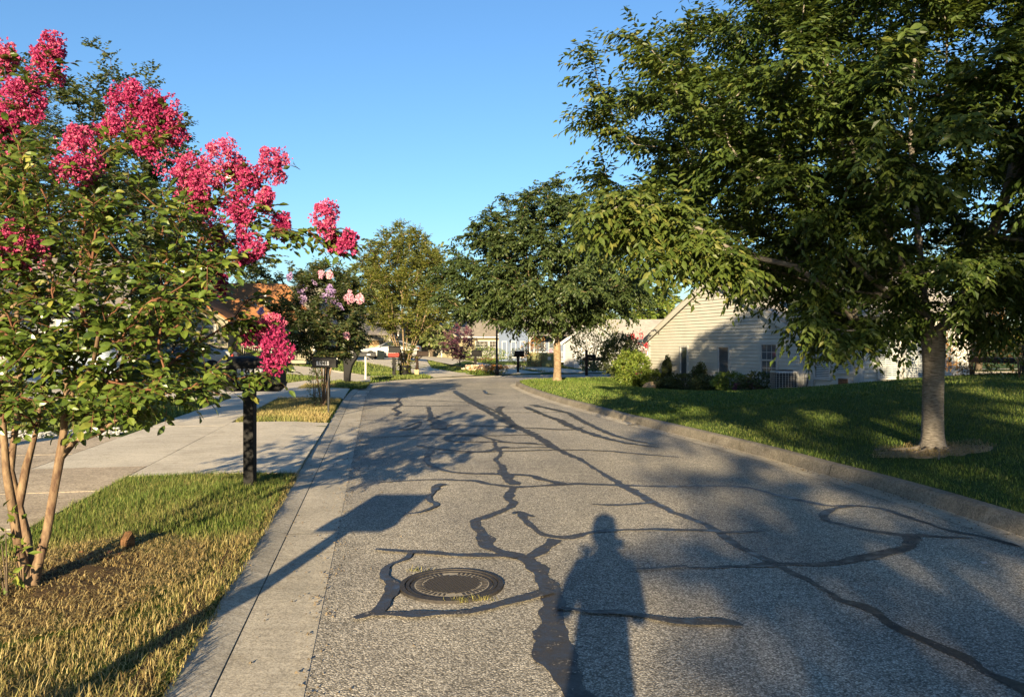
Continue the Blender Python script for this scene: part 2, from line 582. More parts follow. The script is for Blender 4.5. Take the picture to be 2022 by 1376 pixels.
MT['ink'] = M("black_ink", (0.012, 0.012, 0.012), None, 0.7, 5)
MT['cream'] = M("cream_paint", (0.23, 0.21, 0.155), (0.20, 0.18, 0.135), 0.55, 4)
MT['glass'] = mat_glass("window_glass")
MT['glass2'] = mat_glass("window_screen_glass", (0.07, 0.085, 0.10))
MT['darkwood'] = M("dark_wood", (0.035, 0.024, 0.018), (0.018, 0.012, 0.01), 0.7, 18, 0.3)
MT['iron'] = M("cast_iron", (0.055, 0.05, 0.047), (0.03, 0.027, 0.026), 0.6, 40, 0.3, metal=0.3)
MT['rust'] = M("rusty_iron", (0.20, 0.11, 0.065), (0.09, 0.06, 0.045), 0.8, 25, 0.4)
MT['metal'] = M("grey_metal", (0.36, 0.36, 0.35), (0.27, 0.27, 0.27), 0.45, 15, 0.1, metal=0.5)
MT['darkmetal'] = M("dark_metal", (0.03, 0.031, 0.033), (0.018, 0.0185, 0.02), 0.6, 20, spec=0.2)
MT['bark_z'] = mat_bark("zelkova_bark", (0.27, 0.24, 0.205), (0.085, 0.072, 0.06), 16, 95, 1.0)
MT['bark_tan'] = mat_bark("lichened_bark", (0.25, 0.185, 0.115), (0.12, 0.08, 0.05), 9, 14, 0.7)
MT['bark_m'] = mat_bark("myrtle_bark", (0.215, 0.15, 0.092), (0.075, 0.043, 0.029), 26, 10, 0.7)
MT['twig'] = mat_bark("twig_bark", (0.16, 0.075, 0.04), (0.08, 0.035, 0.022), 12, 12, 0.3)
MT['bark_d'] = mat_bark("dark_bark", (0.11, 0.085, 0.06), (0.05, 0.038, 0.03), 8, 12, 0.6)
# ------------------------------------------------------------------ the street
SL = -0.183                                    # the straight kerb's drift per metre ahead
LEFT = catmull([(2.25, -14), (0.97, -7), (-0.31, 0), (-1.59, 7), (-2.87, 14), (-4.15, 21), (-4.87, 25.6), (-5.08, 28.6), (-4.9, 30.6),
                (-4.2, 32.9), (-2.64, 35), (-1.0, 36.75), (0.9, 38), (5, 39.6), (12, 41), (34, 44.5)], 0.5)
RIGHT = catmull([(5.4, -14), (4.35, -4), (4.08, 3), (4.02, 5.8), (3.88, 7.4), (3.6, 9.0), (3.38, 10.3), (2.84, 12.67), (2.32, 14.8), (1.88, 17),
                 (1.17, 20.4), (0.6, 24.2), (0.24, 27.3), (0.15, 29.3), (0.45, 31), (1.4, 32.4), (3.2, 33.3), (8, 34.4), (34, 38.2)], 0.4)
G_PAN, G_OUT = 0.40, 0.57
L_OUT = offset(LEFT, G_OUT)

def dist_to(line, X, Y):
    d = np.full(X.shape, 1e9)
    for i in range(0, len(line), 2):
        d = np.minimum(d, (X - line[i, 0]) ** 2 + (Y - line[i, 1]) ** 2)
    return np.sqrt(d)

def H_left(X, Y):
    X = np.asarray(X, float); Y = np.asarray(Y, float)
    t = dist_to(L_OUT, X, Y)
    h = 0.045 + 0.045 * S(t / 0.8) + 0.42 * S((t - 5) / 16) * S((-X - 3.5) / 6)
    h -= 0.7 * S((t - 3) / 14) * S((X - 3) / 4)
    return h

# right lawn: thin-plate surface through measured heights
_cp = [(p[0], p[1], 0.135) for p in RIGHT[::5]]
_cp += [(5.2, 9.3, 0.22), (10.15, 21.65, 0.42), (13.9, 22.9, 0.55), (9.37, 24.0, 0.03), (8.5, 26.5, -0.14), (7.2, 30.4, -0.3), (6.2, 33.5, -0.36),
        (9.4, 14, 0.78), (8.2, 10, 0.55), (12, 8, 0.8), (14, 16, 1.0), (18, 22, 0.9), (20, 8, 1.1), (1.79, 29.6, 0.17), (6, 18, 0.30), (4.4, 22, 0.17),
        (8, 19, 0.45), (3.4, 27, 0.08), (10, 0, 0.5), (10, -10, 0.4), (20, -10, 0.9), (26, 24, 0.9), (26, 36, 0.2)]
_cp = np.array(_cp)
def _tps(r2):
    return np.where(r2 > 1e-12, 0.5 * r2 * np.log(np.maximum(r2, 1e-12)), 0)
_n = len(_cp)
_K = _tps(((_cp[:, None, :2] - _cp[None, :, :2]) ** 2).sum(-1)) + np.eye(_n) * 0.6
_P = np.column_stack([np.ones(_n), _cp[:, :2]])
_A = np.block([[_K, _P], [_P.T, np.zeros((3, 3))]])
_w = np.linalg.solve(_A, np.concatenate([_cp[:, 2], np.zeros(3)]))
def H_right(X, Y):
    X = np.asarray(X, float); Y = np.asarray(Y, float)
    sh = X.shape
    Q = np.column_stack([X.ravel(), Y.ravel()])
    out = np.empty(len(Q))
    for i in range(0, len(Q), 20000):
        q = Q[i:i + 20000]
        out[i:i + 20000] = _tps(((q[:, None] - _cp[None, :, :2]) ** 2).sum(-1)) @ _w[:_n] + _w[_n] + q @ _w[_n + 1:]
    t = dist_to(RIGHT, Q[:, 0], Q[:, 1])
    out = 0.135 + (out - 0.135) * S(t / 1.2)
    return out.reshape(sh)

def h_l(x, y): return float(H_left(np.array([x]), np.array([y]))[0])
def h_r(x, y): return float(H_right(np.array([x]), np.array([y]))[0])

# far ground to the horizon
g = MB().box((0, 300, -1.6), (1600, 1500, 0.2))
tag(g.build("ground", MT['lawn']), kind="structure")

# road sheet
V, T = patch(np.vstack([LEFT, RIGHT[::-1]]), lambda x, y: np.zeros_like(x), 4.0)
road = mesh_obj("road", np_mesh("road", V, T), MT['asphalt'])
tag(road, kind="structure")

# sealed cracks, traced on the road plane: (pixel path, width in metres along it)
CR = [
 ([(896,771),(927,790),(962,811),(986,825),(1017,842),(1055,859),(1100,887),(1149,910),(1180,929),(1225,955),(1232,960),(1278,986),(1328,1011),(1392,1036),(1428,1056),(1465,1081),(1529,1113),(1592,1145),(1656,1182)], [.10,.13,.14,.14,.13,.12,.11,.07,.06,.08,.10,.08,.065,.055,.07,.06,.06,.045,.03]),
 ([(1640,1176),(1665,1188),(1716,1204),(1784,1245),(1875,1286),(1944,1323),(2022,1364),(2120,1410)], [.03,.06,.075,.06,.065,.07,.075,.08]),
 ([(744,953),(834,948),(924,949),(969,956),(1014,961),(1073,959),(1142,956),(1211,958),(1280,960),(1340,961),(1392,959),(1478,963),(1520,974),(1579,988),(1638,999),(1693,999),(1738,1004),(1811,1027),(1875,1047),(1944,1061),(2022,1079)], [.03,.06,.07,.08,.09,.09,.10,.09,.07,.07,.06,.06,.06,.07,.07,.07,.06,.05,.05,.06,.07]),
 ([(1690,998),(1650,1004),(1629,1015),(1633,1027),(1693,1043),(1775,1056),(1830,1059),(1921,1063)], [.06,.07,.07,.06,.06,.07,.06,.04]),
 ([(1811,1058),(1784,1081),(1716,1100),(1624,1113),(1529,1114),(1465,1119),(1355,1122)], [.09,.09,.085,.08,.08,.05,.02]),
 ([(1171,996),(1205,998),(1237,997),(1296,992)], [.02,.06,.06,.07]),
 ([(1029,1014),(1036,1025),(1057,1046),(1075,1057),(1107,1062),(1136,1060),(1157,1053),(1191,1049),(1282,1046),(1392,1048),(1446,1052),(1510,1049)], [.08,.06,.05,.06,.07,.07,.07,.07,.06,.06,.06,.03]),
 ([(1012,1016),(1026,1012),(1053,1021)], [.02,.07,.03]),
 ([(1014,963),(1003,979),(1010,996),(990,1010),(964,1021),(940,1030),(946,1046),(962,1075),(989,1091),(1043,1107),(1066,1132),(1078,1157),(1093,1185),(1093,1228),(1085,1256),(1095,1285),(1110,1320),(1135,1356),(1160,1400)], [.07,.08,.07,.08,.08,.08,.085,.10,.10,.11,.12,.12,.12,.11,.13,.15,.15,.14,.13]),
 ([(1046,1103),(1071,1085),(1096,1066)], [.09,.085,.08]),
 ([(1014,958),(998,938),(990,920),(979,909),(988,896),(983,885),(972,868)], [.09,.14,.06,.05,.05,.05,.03]),
 ([(827,880),(854,886),(841,901),(848,916),(875,929),(917,935),(986,937),(1038,939),(1073,948),(1118,957)], [.03,.11,.08,.08,.07,.06,.08,.08,.09,.08]),
 ([(827,880),(882,889),(951,892),(986,885),(1000,882)], [.08,.07,.08,.10,.06]),
 ([(861,896),(986,892),(1100,889),(1194,891),(1263,897),(1340,903)], [.03,.05,.06,.06,.05,.04]),
 ([(986,885),(1040,884),(1085,884)], [.05,.05,.05]),
 ([(903,873),(882,868),(896,859),(938,859),(972,868),(1005,874),(1085,879)], [.05,.09,.09,.06,.06,.06,.04]),
 ([(726,865),(848,859),(938,861),(1048,859)], [.03,.05,.05,.06]),
 ([(903,873),(960,873),(1060,876)], [.05,.05,.04]),
 ([(879,840),(986,842),(1055,846),(1124,849),(1152,844)], [.05,.06,.06,.06,.04]),
 ([(1052,800),(1114,814),(1130,820),(1152,833),(1180,846),(1221,863),(1291,878)], [.15,.10,.09,.09,.08,.07,.05]),
 ([(1038,804),(1073,819),(1104,830),(1138,847),(1180,861),(1235,875),(1300,884)], [.12,.09,.12,.10,.10,.08,.04]),
 ([(990,803),(985,812),(1000,825),(1017,841)], [.10,.10,.08,.08]),
 ([(896,775),(930,797),(950,806),(970,818)], [.06,.06,.05,.03]),
 ([(910,778),(940,795),(965,806),(980,814)], [.07,.06,.05,.03]),
 ([(846,804),(851,823),(862,834),(872,838),(866,848)], [.07,.08,.22,.26,.12]),
 ([(725,802),(778,802),(861,802),(927,801)], [.04,.05,.06,.05]),
 ([(778,821),(855,826),(866,822)], [.04,.05,.04]),
 ([(803,842),(830,834),(818,845),(790,849),(866,847)], [.05,.05,.05,.04,.04]),
 ([(790,786),(785,792),(792,799),(779,808),(788,815),(778,821)], [.05,.06,.05,.07,.06,.05]),
 ([(820,791),(870,792),(925,795)], [.04,.05,.04]),
 ([(965,815),(1060,815),(1110,814)], [.04,.05,.04]),
 ([(955,771),(962,778),(985,779)], [.06,.08,.05]),
 ([(700,832),(745,830),(860,831)], [.02,.03,.02]),
 ([(740,1087),(770,1090),(801,1092),(900,1098),(989,1101),(1020,1104)], [.04,.06,.06,.06,.07,.08]),
 ([(811,1096),(801,1107),(765,1121),(758,1142),(776,1167),(758,1199),(737,1214),(697,1226)], [.03,.05,.05,.06,.09,.06,.09,.04]),
 ([(737,1216),(829,1217),(936,1210),(1007,1192),(1061,1176),(1085,1168)], [.05,.065,.065,.07,.08,.09]),
 ([(1100,1204),(1136,1208),(1221,1214),(1300,1226),(1355,1232),(1428,1233),(1469,1239)], [.03,.03,.045,.055,.065,.075,.03]),
 ([(882,958),(866,962),(855,975),(848,989),(861,998),(834,1013),(796,1018)], [.08,.07,.05,.05,.05,.03,.02]),
 ([(1240,1128),(1300,1125),(1355,1121)], [.02,.025,.02]),
 ([(1240,840),(1330,838),(1400,848)], [.05,.05,.03]),
]
for ci, (pp, ww) in enumerate(CR):
    P = np.array([gp(*p) for p in pp])
    W = np.array(ww, float) * np.where(P[:, 1] > 11, 1.4, 1.14)
    P3 = catmull(np.column_stack([P, W]), 0.035)
    ln, w = P3[:, :2], np.clip(P3[:, 2], 0.012, 0.3)
    r_ = np.random.default_rng(100 + ci)
    ker = np.array([.15, .2, .3, .2, .15])
    def wob(a):
        return np.convolve(r_.normal(0, a, len(w) + 4), ker, 'valid')
    wl_ = w * 0.5 * (1 + wob(0.5)) + r_.normal(0, .0022, len(w)); wr_ = w * 0.5 * (1 + wob(0.5)) + r_.normal(0, .0022, len(w))
    ln = ln + np.column_stack([wob(0.012), wob(0.012)])
    z = 0.0035 + ci * 0.00035
    a, b_ = offset(ln, np.clip(wl_, .004, 1)[:, None]), offset(ln, -np.clip(wr_, .004, 1)[:, None])
    o = strip([z3(b_, z), z3(a, z)], "crack_seal", MT['sealant'], road, False)

# left gutter and rolled kerb: separate cast lengths with open joints
gut = root_struct("gutter")
i0 = 0
while i0 < len(LEFT) - 1:
    step = 8 if i0 < 100 else 24
    i1 = min(i0 + step, len(LEFT) - 1)
    seg = LEFT[i0:i1 + 1].copy()
    d0 = (seg[1] - seg[0]); d1 = (seg[-1] - seg[-2])
    seg[0] += d0 / np.linalg.norm(d0) * 0.006; seg[-1] -= d1 / np.linalg.norm(d1) * 0.006
    dz = rng.normal(0, 0.002)
    prof = [(0.0, -0.02), (0.0, 0.004 + dz), (0.10, 0.002 + dz), (0.36, 0.010 + dz), (0.385, 0.012 + dz)]
    strip([z3(offset(seg, o), z) for o, z in prof], "gutter_pan", MT['gutter'], gut, False)
    prof = [(0.39, -0.01), (0.392, 0.016 + dz), (0.43, 0.024 + dz), (0.50, 0.040 + dz), (0.57, 0.050 + dz), (0.575, 0.0)]
    strip([z3(offset(seg, o), z) for o, z in prof], "kerb_back", MT['gutter'], gut, False)
    i0 = i1

# right kerb: gutter strip and upright kerb stones
kerb = root_struct("kerb")
strip([z3(offset(RIGHT, 0.22), 0.0035), z3(offset(RIGHT, -0.01), 0.012)], "gutter_pan", MT['gutter'], kerb, False)
i0 = 0
while i0 < len(RIGHT) - 1:
    i1 = min(i0 + (7 if i0 < 90 else 20), len(RIGHT) - 1)
    seg = RIGHT[i0:i1 + 1].copy()
    d0 = (seg[1] - seg[0]); d1 = (seg[-1] - seg[-2])
    seg[0] += d0 / np.linalg.norm(d0) * 0.005; seg[-1] -= d1 / np.linalg.norm(d1) * 0.005
    dz = rng.normal(0, 0.003)
    prof = [(0.004, -0.03), (0.0, 0.02), (-0.03, 0.115 + dz), (-0.05, 0.135 + dz), (-0.075, 0.142 + dz), (-0.165, 0.142 + dz), (-0.17, 0.0)]
    strip([z3(offset(seg, o), z) for o, z in prof], "kerb_stone", MT['kerb'], kerb, False)
    i0 = i1

# lawns
pl = np.vstack([L_OUT, [(120, 60), (120, 200), (-140, 200), (-140, -14)]])
_ex = np.vstack([offset(LEFT[int(k * 1):], G_OUT + o_)[::1] for k, o_ in ((0, .2), (0, .45), (0, .8), (0, 1.3), (0, 2.0), (0, 3.0), (0, 4.2), (0, 5.6), (0, 7.2), (0, 9.0))])
V, T = patch(pl, H_left, 2.5, _ex)
lawn_l = mesh_obj("lawn_left", np_mesh("lawn_left", V, T, True), MT['lawn']); tag(lawn_l, kind="structure")
R_IN = offset(RIGHT, -0.168)
pr = np.vstack([R_IN, [(34, -14)]])
V, T = patch(pr, H_right, 0.9)
lawn_r = mesh_obj("lawn_right", np_mesh("lawn_right", V, T, True), MT['lawn']); tag(lawn_r, kind="structure")
lawn_r_poly = pr

# kerb-side coordinates: u metres ahead along the kerb, v metres behind the gutter's outer edge
_nl = math.hypot(1, SL)
def kuv(u, v):
    xo = -0.31 + SL * u - G_OUT * _nl
    return (xo - v / _nl, u + SL * v / _nl)

GRASS_HOLES = []
def slab_uv(name, u0, u1, v0, v1, mat, parent, gap=0.005, th=0.05, lift=0.02, tilt=0.002):
    vs = sorted(set([v0 + gap, v1 - gap] + [v for v in (.15, .35, .6, .9, 1.3) if v0 + gap < v < v1 - gap] + [v0 + (v1 - v0) * .5]))
    k = rng.normal(0, tilt, 2)
    def row(u, dz):
        P = np.array([kuv(u, v) for v in vs])
        return np.column_stack([P, H_left(P[:, 0], P[:, 1]) + lift + dz])
    a, b_ = row(u0 + gap, k[0]), row(u1 - gap, k[1])
    n = len(vs)
    V = list(a) + list(b_) + list(a - (0, 0, th)) + list(b_ - (0, 0, th))
    fs = []
    for i in range(n - 1):
        fs += [(i, i + 1, n + i + 1, n + i)[::-1]]
        fs += [(i, i + 1, 2 * n + i + 1, 2 * n + i), (n + i, n + i + 1, 3 * n + i + 1, 3 * n + i)[::-1]]
    fs += [(0, n, 3 * n, 2 * n), (n - 1, 2 * n - 1, 4 * n - 1, 3 * n - 1)[::-1]]
    MB_ = MB().add(V, fs)
    # dirt packed in the joints round the slab
    w = .02
    for (q0, q1) in (((u0 - w, v0), (u0 + w, v1)),):
        ra, rb = row(q0[0], -.007), row(q1[0], -.007)
        MB().add(list(ra) + list(rb), [(i, i + 1, n + i + 1, n + i)[::-1] for i in range(n - 1)]).build("joint", MT['soil'], parent)
    return MB_.build(name, mat, parent)

def hole_uv(u0, u1, v0, v1):
    GRASS_HOLES.append([kuv(u0, v0), kuv(u1, v0), kuv(u1, v1), kuv(u0, v1)])

sw = root_struct("sidewalk")
u = -9.0
while u < 26.5:
    slab_uv("slab", u, u + 1.5, 1.75, 3.0, MT['agg'] if u < 8 else MT['slab'], sw)
    u += 1.5
hole_uv(-9, 26.6, 1.72, 3.03)
# the walk follows the bend as one strip
far = offset(LEFT, 0)[int(np.argmin(abs(LEFT[:, 1] - 26.3))):]
a, b_ = offset(far, G_OUT + 1.75), offset(far, G_OUT + 3.0)
strip([z3(a, H_left(a[:, 0], a[:, 1]) + .02), z3(b_, H_left(b_[:, 0], b_[:, 1]) + .02)], "walk_strip", MT['slab'], sw)
GRASS_HOLES.append(np.vstack([a, b_[::-1]]))

dw = root_struct("driveway")
for (u0, u1) in ((8.35, 10.25), (10.25, 12.15), (12.15, 14.05)):
    slab_uv("slab", u0, u1, 0.0, 1.75, MT['slab'], dw)
hole_uv(8.3, 14.1, 0, 1.75)
for (v0, v1) in ((3.0, 5.6), (5.6, 8.4), (8.4, 11.5), (11.5, 15)):
    slab_uv("slab", 8.0, 10.2, v0, v1, MT['agg'], dw)
    slab_uv("slab", 10.2, 12.1, v0, v1, MT['agg'], dw)
hole_uv(7.95, 12.1, 3, 15)
dw2 = root_struct("driveway")
for (u0, u1) in ((20.4, 22.9), (22.9, 25.4)):
    slab_uv("slab", u0, u1, 0.0, 1.75, MT['slab'], dw2)
hole_uv(20.4, 25.4, 0, 1.75)
for (v0, v1) in ((3.0, 6.5), (6.5, 10), (10, 14)):
    slab_uv("slab", 20.6, 25.0, v0, v1, MT['slab'], dw2)
hole_uv(20.5, 25.1, 3, 14)
# farther driveways as sheets
for poly in ([gp(*q, .09) for q in ((565, 730), (640, 733), (720, 741), (735, 751), (723, 757), (700, 757), (640, 745), (565, 740))],
             [gp(*q, .09) for q in ((858, 744.5), (938, 741.5), (852, 728), (840, 714), (690, 714), (690, 723), (768, 729), (805, 738))],
             [(-0.6, 38.4), (1.6, 39.6), (-5.6, 79), (-11, 79)],
             [(2.9, 40.0), (5.6, 40.9), (0.2, 58), (-2.5, 56)],
             [(5.9, 41.0), (9.4, 41.8), (8.5, 56.5), (4.6, 56.5)]):
    V, T = patch(poly, lambda x, y: H_left(x, y) + 0.016, 0.7)
    d_ = mesh_obj("driveway", np_mesh("driveway", V, T, True), MT['slab']); tag(d_, kind="structure")
    GRASS_HOLES.append(poly)

# mulch round the myrtle and bare earth round the big street tree
def soil_disc(name, cx, cy, rx, ry, rot, zf, mat, seed, lift):
    r_ = np.random.default_rng(seed)
    a = np.linspace(0, 2 * math.pi, 40, endpoint=False)
    rr = 1 + np.convolve(np.tile(r_.normal(0, .16, 40), 3), [.25, .5, .25], 'same')[40:80]
    x, y = rx * rr * np.cos(a), ry * rr * np.sin(a)
    P = np.column_stack([cx + x * math.cos(rot) - y * math.sin(rot), cy + x * math.sin(rot) + y * math.cos(rot)])
    V, T = patch(P, lambda X, Y: zf(X, Y) + lift, 0.12)
    V[40:, 2] += r_.normal(0, 0.008, len(V) - 40)
    q_ = np.hypot(((V[:, 0] - cx) * math.cos(rot) + (V[:, 1] - cy) * math.sin(rot)) / rx, (-(V[:, 0] - cx) * math.sin(rot) + (V[:, 1] - cy) * math.cos(rot)) / ry)
    V[:, 2] += .018 - .042 * np.clip(q_, 0, 1.2) ** 2
    o = mesh_obj(name, np_mesh(name, V, T, True), mat); tag(o, kind="structure")
    return P
MULCH = soil_disc("mulch_bed", -2.62, 4.45, 0.55, 0.9, 0.3, H_left, MT['soil'], 3, 0.012)
BARE = soil_disc("bare_earth", 5.15, 9.1, 0.85, 0.46, 0.1, H_right, M("bare_soil", (0.40, 0.30, 0.19), (0.21, 0.155, 0.095), 0.95, 14, 0.6), 5, 0.015)

# soil lip between the front verge and the kerb back
a = L_OUT[(L_OUT[:, 1] > -2) & (L_OUT[:, 1] < 8.3)]
inner = offset(a, 0.15)
strip([z3(offset(a, 0.008), 0.045), z3(inner, H_left(inner[:, 0], inner[:, 1]) + 0.016)], "soil_edge", MT['soil'], None)["kind"] = "structure"

# white pebbles along the drive
pb = MB()
for k in range(900):
    u_, v_ = rng.uniform(12.15, 12.75), rng.uniform(3.1, 9)
    x, y = kuv(u_, v_); r_ = rng.uniform(.015, .035)
    z = h_l(x, y) if k % 30 == 0 or k == 0 else z
    pb.lathe([(r_ * .5, 0.0), (r_, r_ * .5), (r_ * .5, r_)], (x, y, z + 0.005), 5)
tag(pb.build("white_pebbles", MT['white']), "strip of white pebbles along the driveway edge", "pebbles", kind="stuff")

# manhole: ring frame, cover, studs
mx, my = gp(892, 1157)
mh = thing("manhole_cover", "round cast iron manhole cover with studded grid set in the asphalt", "manhole cover", (mx, my, 0.004))
ro = 0.325
MB().lathe([(ro, -0.01), (ro, 0.014), (ro - .03, 0.016), (ro - .032, 0.006), (ro - .038, 0.006), (ro - .04, 0.014), (ro - .06, 0.013), (ro - .065, -0.01)], n=56, cap=False).build("frame", MT['iron'], mh)
MB().lathe([(0.258, -0.008), (0.258, 0.004), (0.252, 0.007)], n=48).build("cover", MT['dust'], mh)
MB().lathe([(0.256, 0.0075), (0.24, 0.0085), (0.235, 0.0085)], n=48, cap=False).build("rim", MT['iron'], mh)
pitch = 0.021
stud = MB().box((0, 0, 0), (0.0165, 0.0165, 0.006)).mesh("stud")
stud.materials.append(MT['iron'])
studs = []
for i in range(-12, 13):
    for j in range(-12, 13):
        a_ = math.radians(28)
        x, y = i * pitch * 1.02, j * pitch
        x, y = x * math.cos(a_) - y * math.sin(a_), x * math.sin(a_) + y * math.cos(a_)
        if math.hypot(x, y) < 0.178: studs.append((x, y, a_))
for (x, y, a_) in studs[:300]:
    s_ = mesh_obj("stud", stud, None, mh); s_.location = (x, y, 0.0095); s_.rotation_euler = (0, 0, a_)
for k in range(44):                       # radial ribs between grid and rim
    a_ = 2 * math.pi * k / 44
    if (k // 11) % 2 == 0 or k % 11 > 2:
        r_ = mesh_obj("rib", bpy.data.meshes.get("manhole_rib") or MB().box((0.208, 0, 0.0095), (0.036, 0.012, 0.005)).mesh("manhole_rib"), MT['iron'], mh)
        r_.rotation_euler = (0, 0, a_)
# litter
li = MB().add([(0, 0, .004), (.045, .01, .006), (.05, .035, .012), (.02, .045, .006), (.012, .02, .016)], [(0, 1, 4), (1, 2, 4), (2, 3, 4), (3, 0, 4)])
lo = li.build("paper_scrap", MT['white']); lo.location = (*gp(1940, 1115), 0.002)
tag(lo, "small crumpled white paper scrap lying on the shaded asphalt", "litter")

# ------------------------------------------------------------------ grass blades (stuff)
def sample_poly(poly, n, seed):
    r_ = np.random.default_rng(seed)
    P = np.asarray(poly); lo_, hi = P.min(0), P.max(0)
    out = np.empty((0, 2))
    while len(out) < n:
        q = r_.uniform(lo_, hi, (n * 2, 2))
        out = np.vstack([out, q[inside(P, q[:, 0], q[:, 1])]])
    return out[:n]

def blades(name, P2, zf, length, width, lean, dry, seed, flat=None):
    r_ = np.random.default_rng(seed)
    n = len(P2)
    z = zf(P2[:, 0], P2[:, 1])
    a = r_.uniform(0, 2 * math.pi, n)
    L = length * r_.uniform(0.55, 1.25, n)
    le = np.clip(r_.normal(lean, 0.25, n), 0.05, 1.5)
    if flat is not None: le = np.where(flat, r_.uniform(1.1, 1.5, n), le)
    d = np.column_stack([np.cos(a), np.sin(a)])
    sd = np.column_stack([-np.sin(a), np.cos(a)]) * (width * r_.uniform(.7, 1.3, n))[:, None] * 0.5
    base = np.column_stack([P2, z - 0.005])
    mid = base + np.column_stack([d * (L * .55 * np.sin(le * .6))[:, None], L * .55 * np.cos(le * .6)])
    tip = mid + np.column_stack([d * (L * .5 * np.sin(le * 1.35))[:, None], L * .5 * np.cos(np.minimum(le * 1.35, 1.7))])
    s3 = np.column_stack([sd, np.zeros(n)])
    V = np.stack([base - s3, base + s3, mid - s3 * .8, mid + s3 * .8, tip], 1).reshape(-1, 3)
    o = np.arange(n)[:, None] * 5
    T = np.concatenate([o + [[0, 1, 3]], o + [[0, 3, 2]], o + [[2, 3, 4]]], 0)
    me = np_mesh(name, V, T, True, {"rnd": np.repeat(r_.uniform(0, 1, n), 5), "dry": np.repeat(np.clip(dry, 0, 1), 5)})
    ob = mesh_obj(name, me, MT['blades'])
    return ob

def vnoise(x, y, seed, sc):
    r_ = np.random.default_rng(seed)
    out = 0
    for k in range(5):
        a = r_.uniform(0, 6.28); f = sc * r_.uniform(.6, 2.2); p = r_.uniform(0, 6.28)
        out = out + np.sin((x * math.cos(a) + y * math.sin(a)) * f + p)
    return out / 5

def cut_holes(P2):
    keep = np.ones(len(P2), bool)
    for h in GRASS_HOLES:
        keep &= ~inside(h, P2[:, 0], P2[:, 1])
    return P2[keep]

# front verge: green at the back, straw towards the camera and the mulch
poly = [kuv(-3, 0.03), kuv(8.36, 0.03), kuv(8.36, 1.76), kuv(-3, 1.75)]
P2 = sample_poly(poly, 125000, 11)
P2 = P2[(P2[:, 1] > 1.7)]
nz = vnoise(P2[:, 0], P2[:, 1], 5, 2.5)
dry = S((6.25 - P2[:, 1] + 0.9 * nz + 0.55 * (P2[:, 0] + 2.6)) / 1.6) * 0.92
dry = np.maximum(dry * .93, 0.18 + 0.3 * nz)
dry = dry + np.random.default_rng(1).normal(0, .22, len(P2))
dry = np.where(P2[:, 1] < 2.9, dry * 0.75, dry)
mr = np.hypot((P2[:, 0] + 2.62) / .62, (P2[:, 1] - 4.45) / 1.0)
inm = mr < 1.05
keep = np.random.default_rng(2).uniform(0, 1, len(P2)) < np.clip(.62 + 1.1 * (mr - .45 + .25 * vnoise(P2[:, 0], P2[:, 1], 33, 5)), .5, 1)
P2, dry, inm = P2[keep], dry[keep], inm[keep]
dry = np.where(inm, np.clip(dry + .3, 0, 1), dry)
ln_ = np.where(P2[:, 1] < 3.0, 0.12, np.where(dry > .5, .055, .068)) * (1 + .25 * vnoise(P2[:, 0], P2[:, 1], 9, 6))
gb = blades("grass", P2, lambda X, Y: H_left(X, Y) + np.where(inm, .024, 0), ln_, 0.0040, 0.62, dry, 21, inm | (dry > .62) & (np.random.default_rng(3).uniform(0, 1, len(P2)) < .45))
tag(gb, "green and straw grass on the verge under the pink myrtle", "grass", kind="stuff")
# ragged dry fringe leaning over the kerb edge
P2 = sample_poly([kuv(1.0, -.03), kuv(8.3, -.03), kuv(8.3, .14), kuv(1.0, .14)], 7000, 13)
gb = blades("grass", P2, lambda X, Y: np.maximum(H_left(X, Y), .045) + .004, .05, .0042, 1.0, np.clip(np.random.default_rng(14).normal(.62, .25, len(P2)), 0, 1), 25)
tag(gb, "dry grass fringe along the kerb edge of the front verge", "grass", kind="stuff")
# verge islands and left lawns
Ps = []
for (u0, u1, n) in ((14.1, 20.4, 22000), (25.4, 28.0, 6000)):
    Ps.append(sample_poly([kuv(u0, .05), kuv(u1, .05), kuv(u1, 1.7), kuv(u0, 1.7)], n, int(u0)))
P2 = np.vstack(Ps)
nz = vnoise(P2[:, 0], P2[:, 1], 15, 1.6)
gb = blades("grass", P2, H_left, 0.085, 0.010, 0.6, np.clip(0.62 + .4 * nz + np.random.default_rng(6).normal(0, .2, len(P2)), 0, 1), 22)
tag(gb, "short brownish grass on the verge islands around the letterboxes", "grass", kind="stuff")
P2 = cut_holes(np.vstack([sample_poly([kuv(12.8, 3.05), kuv(20.4, 3.05), kuv(20.4, 12), kuv(12.8, 12)], 20000, 41), sample_poly([(-9, 26), (-5, 31), (-14, 42), (-22, 36)], 9000, 42),
                          sample_poly([(-4, 36), (3, 41.5), (-2, 62), (-16, 62), (-16, 44)], 20000, 43), sample_poly([(1, 41), (12, 43), (12, 58), (-4, 62)], 8000, 44), sample_poly([gp(728, 751, .08), gp(850, 746, .08), gp(850, 738, .08), gp(735, 738, .08)], 7000, 45), sample_poly([gp(664, 767, .08), gp(722, 766, .08), gp(730, 757, .08), gp(664, 757, .08)], 5000, 46)]))
gb = blades("grass", P2, H_left, np.where(P2[:, 1] < 24, .10, .12), np.where(P2[:, 1] < 24, .012, .03), 0.5, np.clip(0.12 + .15 * vnoise(P2[:, 0], P2[:, 1], 16, .8), 0, 1), 23)
tag(gb, "short green grass on the front lawns across the left side", "grass", kind="stuff")
